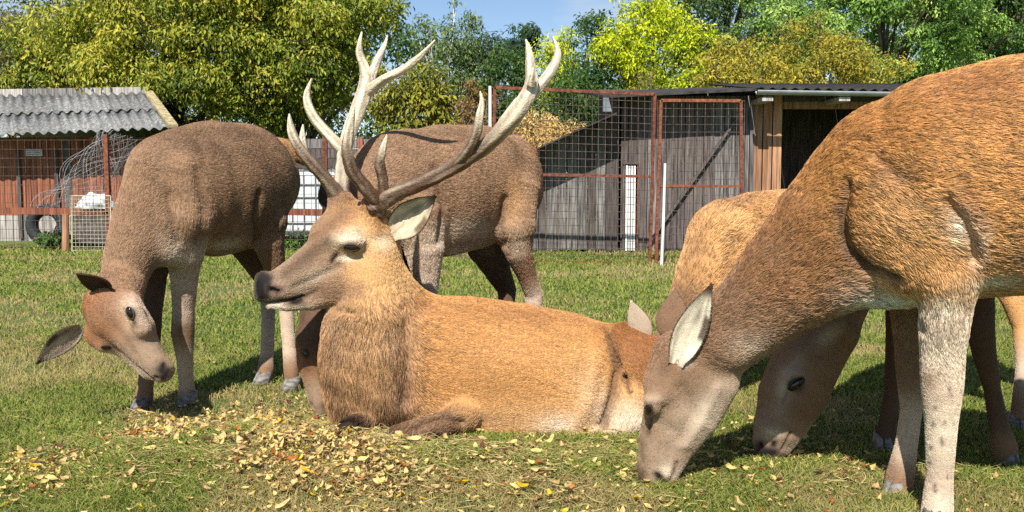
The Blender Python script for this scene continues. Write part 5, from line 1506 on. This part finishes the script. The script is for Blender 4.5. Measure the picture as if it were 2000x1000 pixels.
b.chain([(1585, 760, 2.99, 34, LEGB), (1553, 828, 2.98, 28, MUZ), (1528, 872, 2.975, 19, PALE)], k=0.03)
b.chain([(1545, 735, 2.92, 18, LEGP), (1535, 770, 2.92, 15, MUZ)], k=0.02)
b.chain([(1484, 868, 2.90, 7, NOSE)], sub=True, k=0.01)
b.chain([(1513, 868, 2.90, 7, NOSE)], sub=True, k=0.01)
b.chain([(1775, 500, 3.20, 55, DKB), (1758, 580, 3.18, 27, DKB), (1752, 650, 3.17, 21, DKB), (1750, 700, 3.16, 20, DKB), (1742, 770, 3.14, 16, DKB), (1733, 830, 3.13, 17, DKB), (1727, 862, 3.12, 22, DKB), (1725, 880, 3.115, 19, DKB)], k=0.03)  # dark leg colour stands for the big hind's cast shade
b.chain([(1885, 500, 3.08, 60, DKB), (1912, 580, 3.03, 27, DKB), (1916, 650, 3.01, 25, DKB), (1922, 690, 3.0, 22, DKB), (1938, 760, 2.99, 16, DKB), (1950, 830, 2.98, 18, DKB), (1960, 870, 2.975, 25, LEGB), (1964, 895, 2.97, 23, LEGB)], k=0.03)  # other fore leg, painted dark for the same cast shade
b.chain([(1975, 470, 3.66, 60, GREYB), (1962, 530, 3.56, 36, TAN), (1980, 590, 3.50, 21, TAN), (1996, 640, 3.48, 17, TAN), (1996, 720, 3.44, 12, LEGP), (1992, 790, 3.41, 15, LEGB), (1988, 832, 3.39, 16, LEGB)], k=0.03)
b.chain([(2050, 480, 3.80, 60, GREYB), (2060, 560, 3.75, 30, TAN), (2090, 610, 3.75, 17, LEGB), (2090, 700, 3.72, 13, LEGB), (2085, 780, 3.70, 16, LEGB)], k=0.03)
d.ear(at(1625, 662, 2.98), at(1690, 600, 2.97), 0.09, (-0.1, -1, -0.2), PALE, DKB, 0.5, 0.5)
D_SPOTS = [(1553, 752, 18, 12, BLK, .4, 40), (1530, 760, 10, 26, PALE, .6, 10), (1560, 790, 40, 14, LEGB, .4, 40), (1498, 880, 22, 10, NOSE, .6), (1505, 848, 20, 10, PALE, .5), (1500, 800, 20, 50, MUZ, .5), (1620, 655, 30, 14, PALE, .4, -40)]
d.eye(1555, 750, 10, 1.9, 38)
D_CUT = [([(1536, 768), (1528, 786)], 5, .008, DKB, .6), ([(1540, 738), (1570, 728)], 9, -.008, None, 0), ([(1590, 770), (1560, 840)], 12, .006, None, 0), ([(1484, 869)], 7, .010, BLK, 1.2), ([(1512, 869)], 7, .010, BLK, 1.2), ([(1486, 884), (1510, 884)], 11, 0, NOSE, 1), ([(1545, 846), (1528, 878)], 4, .008, DKB, .8), ([(1500, 845), (1515, 845)], 10, -.004, PALE, .5), ([(1560, 700), (1545, 735), (1520, 800)], 16, 0, LEGP, .35), ([(1505, 780), (1490, 850)], 10, .004, None, 0)]
d.finish(70000, 0.010, 0.0007, D_SPOTS, fur_standard(0.3, at(1535, 780, 2.98), 0.22, None, .7), sculpt=D_CUT)
d.hoof(1724, 892, 3.11, 44, (-0.3, -1)); d.hoof(1965, 917, 2.965, 46, (0.25, -1)); d.hoof(1987, 848, 3.39, 38, (-0.3, -1)); d.hoof(2082, 805, 3.70, 38, (-0.3, -1))

# ---- young pale one between stag and big hind
d = Deer((0.7, -0.7, 0), ground_at(1430, 800), 'pale tan young deer bent down between the stag and the big ginger hind')
b = d.b
b.chain([(1425, 468, 3.66, 78, TAN), (1475, 468, 3.78, 92, TAN), (1530, 465, 3.92, 94, TAN), (1590, 462, 4.06, 84, TAN), (1630, 475, 4.14, 62, TAN)], sq=1.1, k=0.05)
b.chain([(1420, 480, 3.64, 78, TAN), (1385, 545, 3.58, 66, TAN), (1350, 620, 3.54, 54, LEGB), (1318, 680, 3.50, 46, LEGB)], k=0.05, fl=-1)
b.chain([(1308, 695, 3.48, 40, LEGB), (1292, 740, 3.45, 38, LEGB), (1282, 790, 3.43, 27, MUZ), (1278, 815, 3.42, 20, MUZ)], k=0.03, fl=-1)
b.chain([(1410, 540, 3.58, 45, TAN), (1385, 620, 3.60, 22, LEGP), (1380, 700, 3.61, 17, LEGP), (1380, 780, 3.61, 13, LEGP), (1378, 812, 3.605, 13, LEGB)], k=0.03)
b.chain([(1430, 540, 3.76, 40, TAN), (1415, 620, 3.72, 20, LEGP), (1400, 700, 3.70, 16, LEGP), (1395, 790, 3.69, 13, LEGB)], k=0.03)
b.chain([(1590, 500, 4.02, 55, TAN), (1572, 560, 3.98, 30, TAN), (1580, 610, 4.0, 16, LEGP), (1580, 700, 3.98, 12, LEGP), (1575, 762, 3.97, 14, LEGB)], k=0.03)
b.chain([(1610, 500, 4.16, 50, TAN), (1602, 560, 4.14, 26, TAN), (1612, 610, 4.15, 15, LEGP), (1606, 690, 4.13, 12, LEGP), (1600, 748, 4.12, 14, LEGB)], k=0.03)
d.ear(at(1262, 668, 3.44), at(1232, 586, 3.42), 0.085, (0.2, 0.9, 0.1), PALE, LEGP, 0.45, 0.4)
d.ear(at(1335, 668, 3.5), at(1360, 600, 3.52), 0.08, (-0.2, 0.9, 0.1), PALE, LEGP, 0.45, 0.4)
E_SPOTS = [(1360, 480, 18, 80, DKB, .35, 18), (1440, 390, 80, 12, LEGB, .5, -10), (1420, 450, 40, 30, GOLD, .5), (1340, 590, 26, 50, DKB, .35, 20), (1470, 440, 40, 40, GOLD, .3)]
E_CUT = [([(1430, 470), (1420, 540)], 12, .012, DKB, .3)]  # shoulder fold with shade painted in
d.finish(70000, 0.021, 0.0007, E_SPOTS, fur_standard(0.35, at(1290, 750, 3.45), 0.16), sculpt=E_CUT)
d.hoof(1376, 820, 3.60, 30, (-0.6, -0.8)); d.hoof(1394, 808, 3.69, 30, (-0.6, -0.8)); d.hoof(1572, 777, 3.97, 30, (-0.6, -0.8)); d.hoof(1598, 762, 4.12, 30, (-0.6, -0.8))
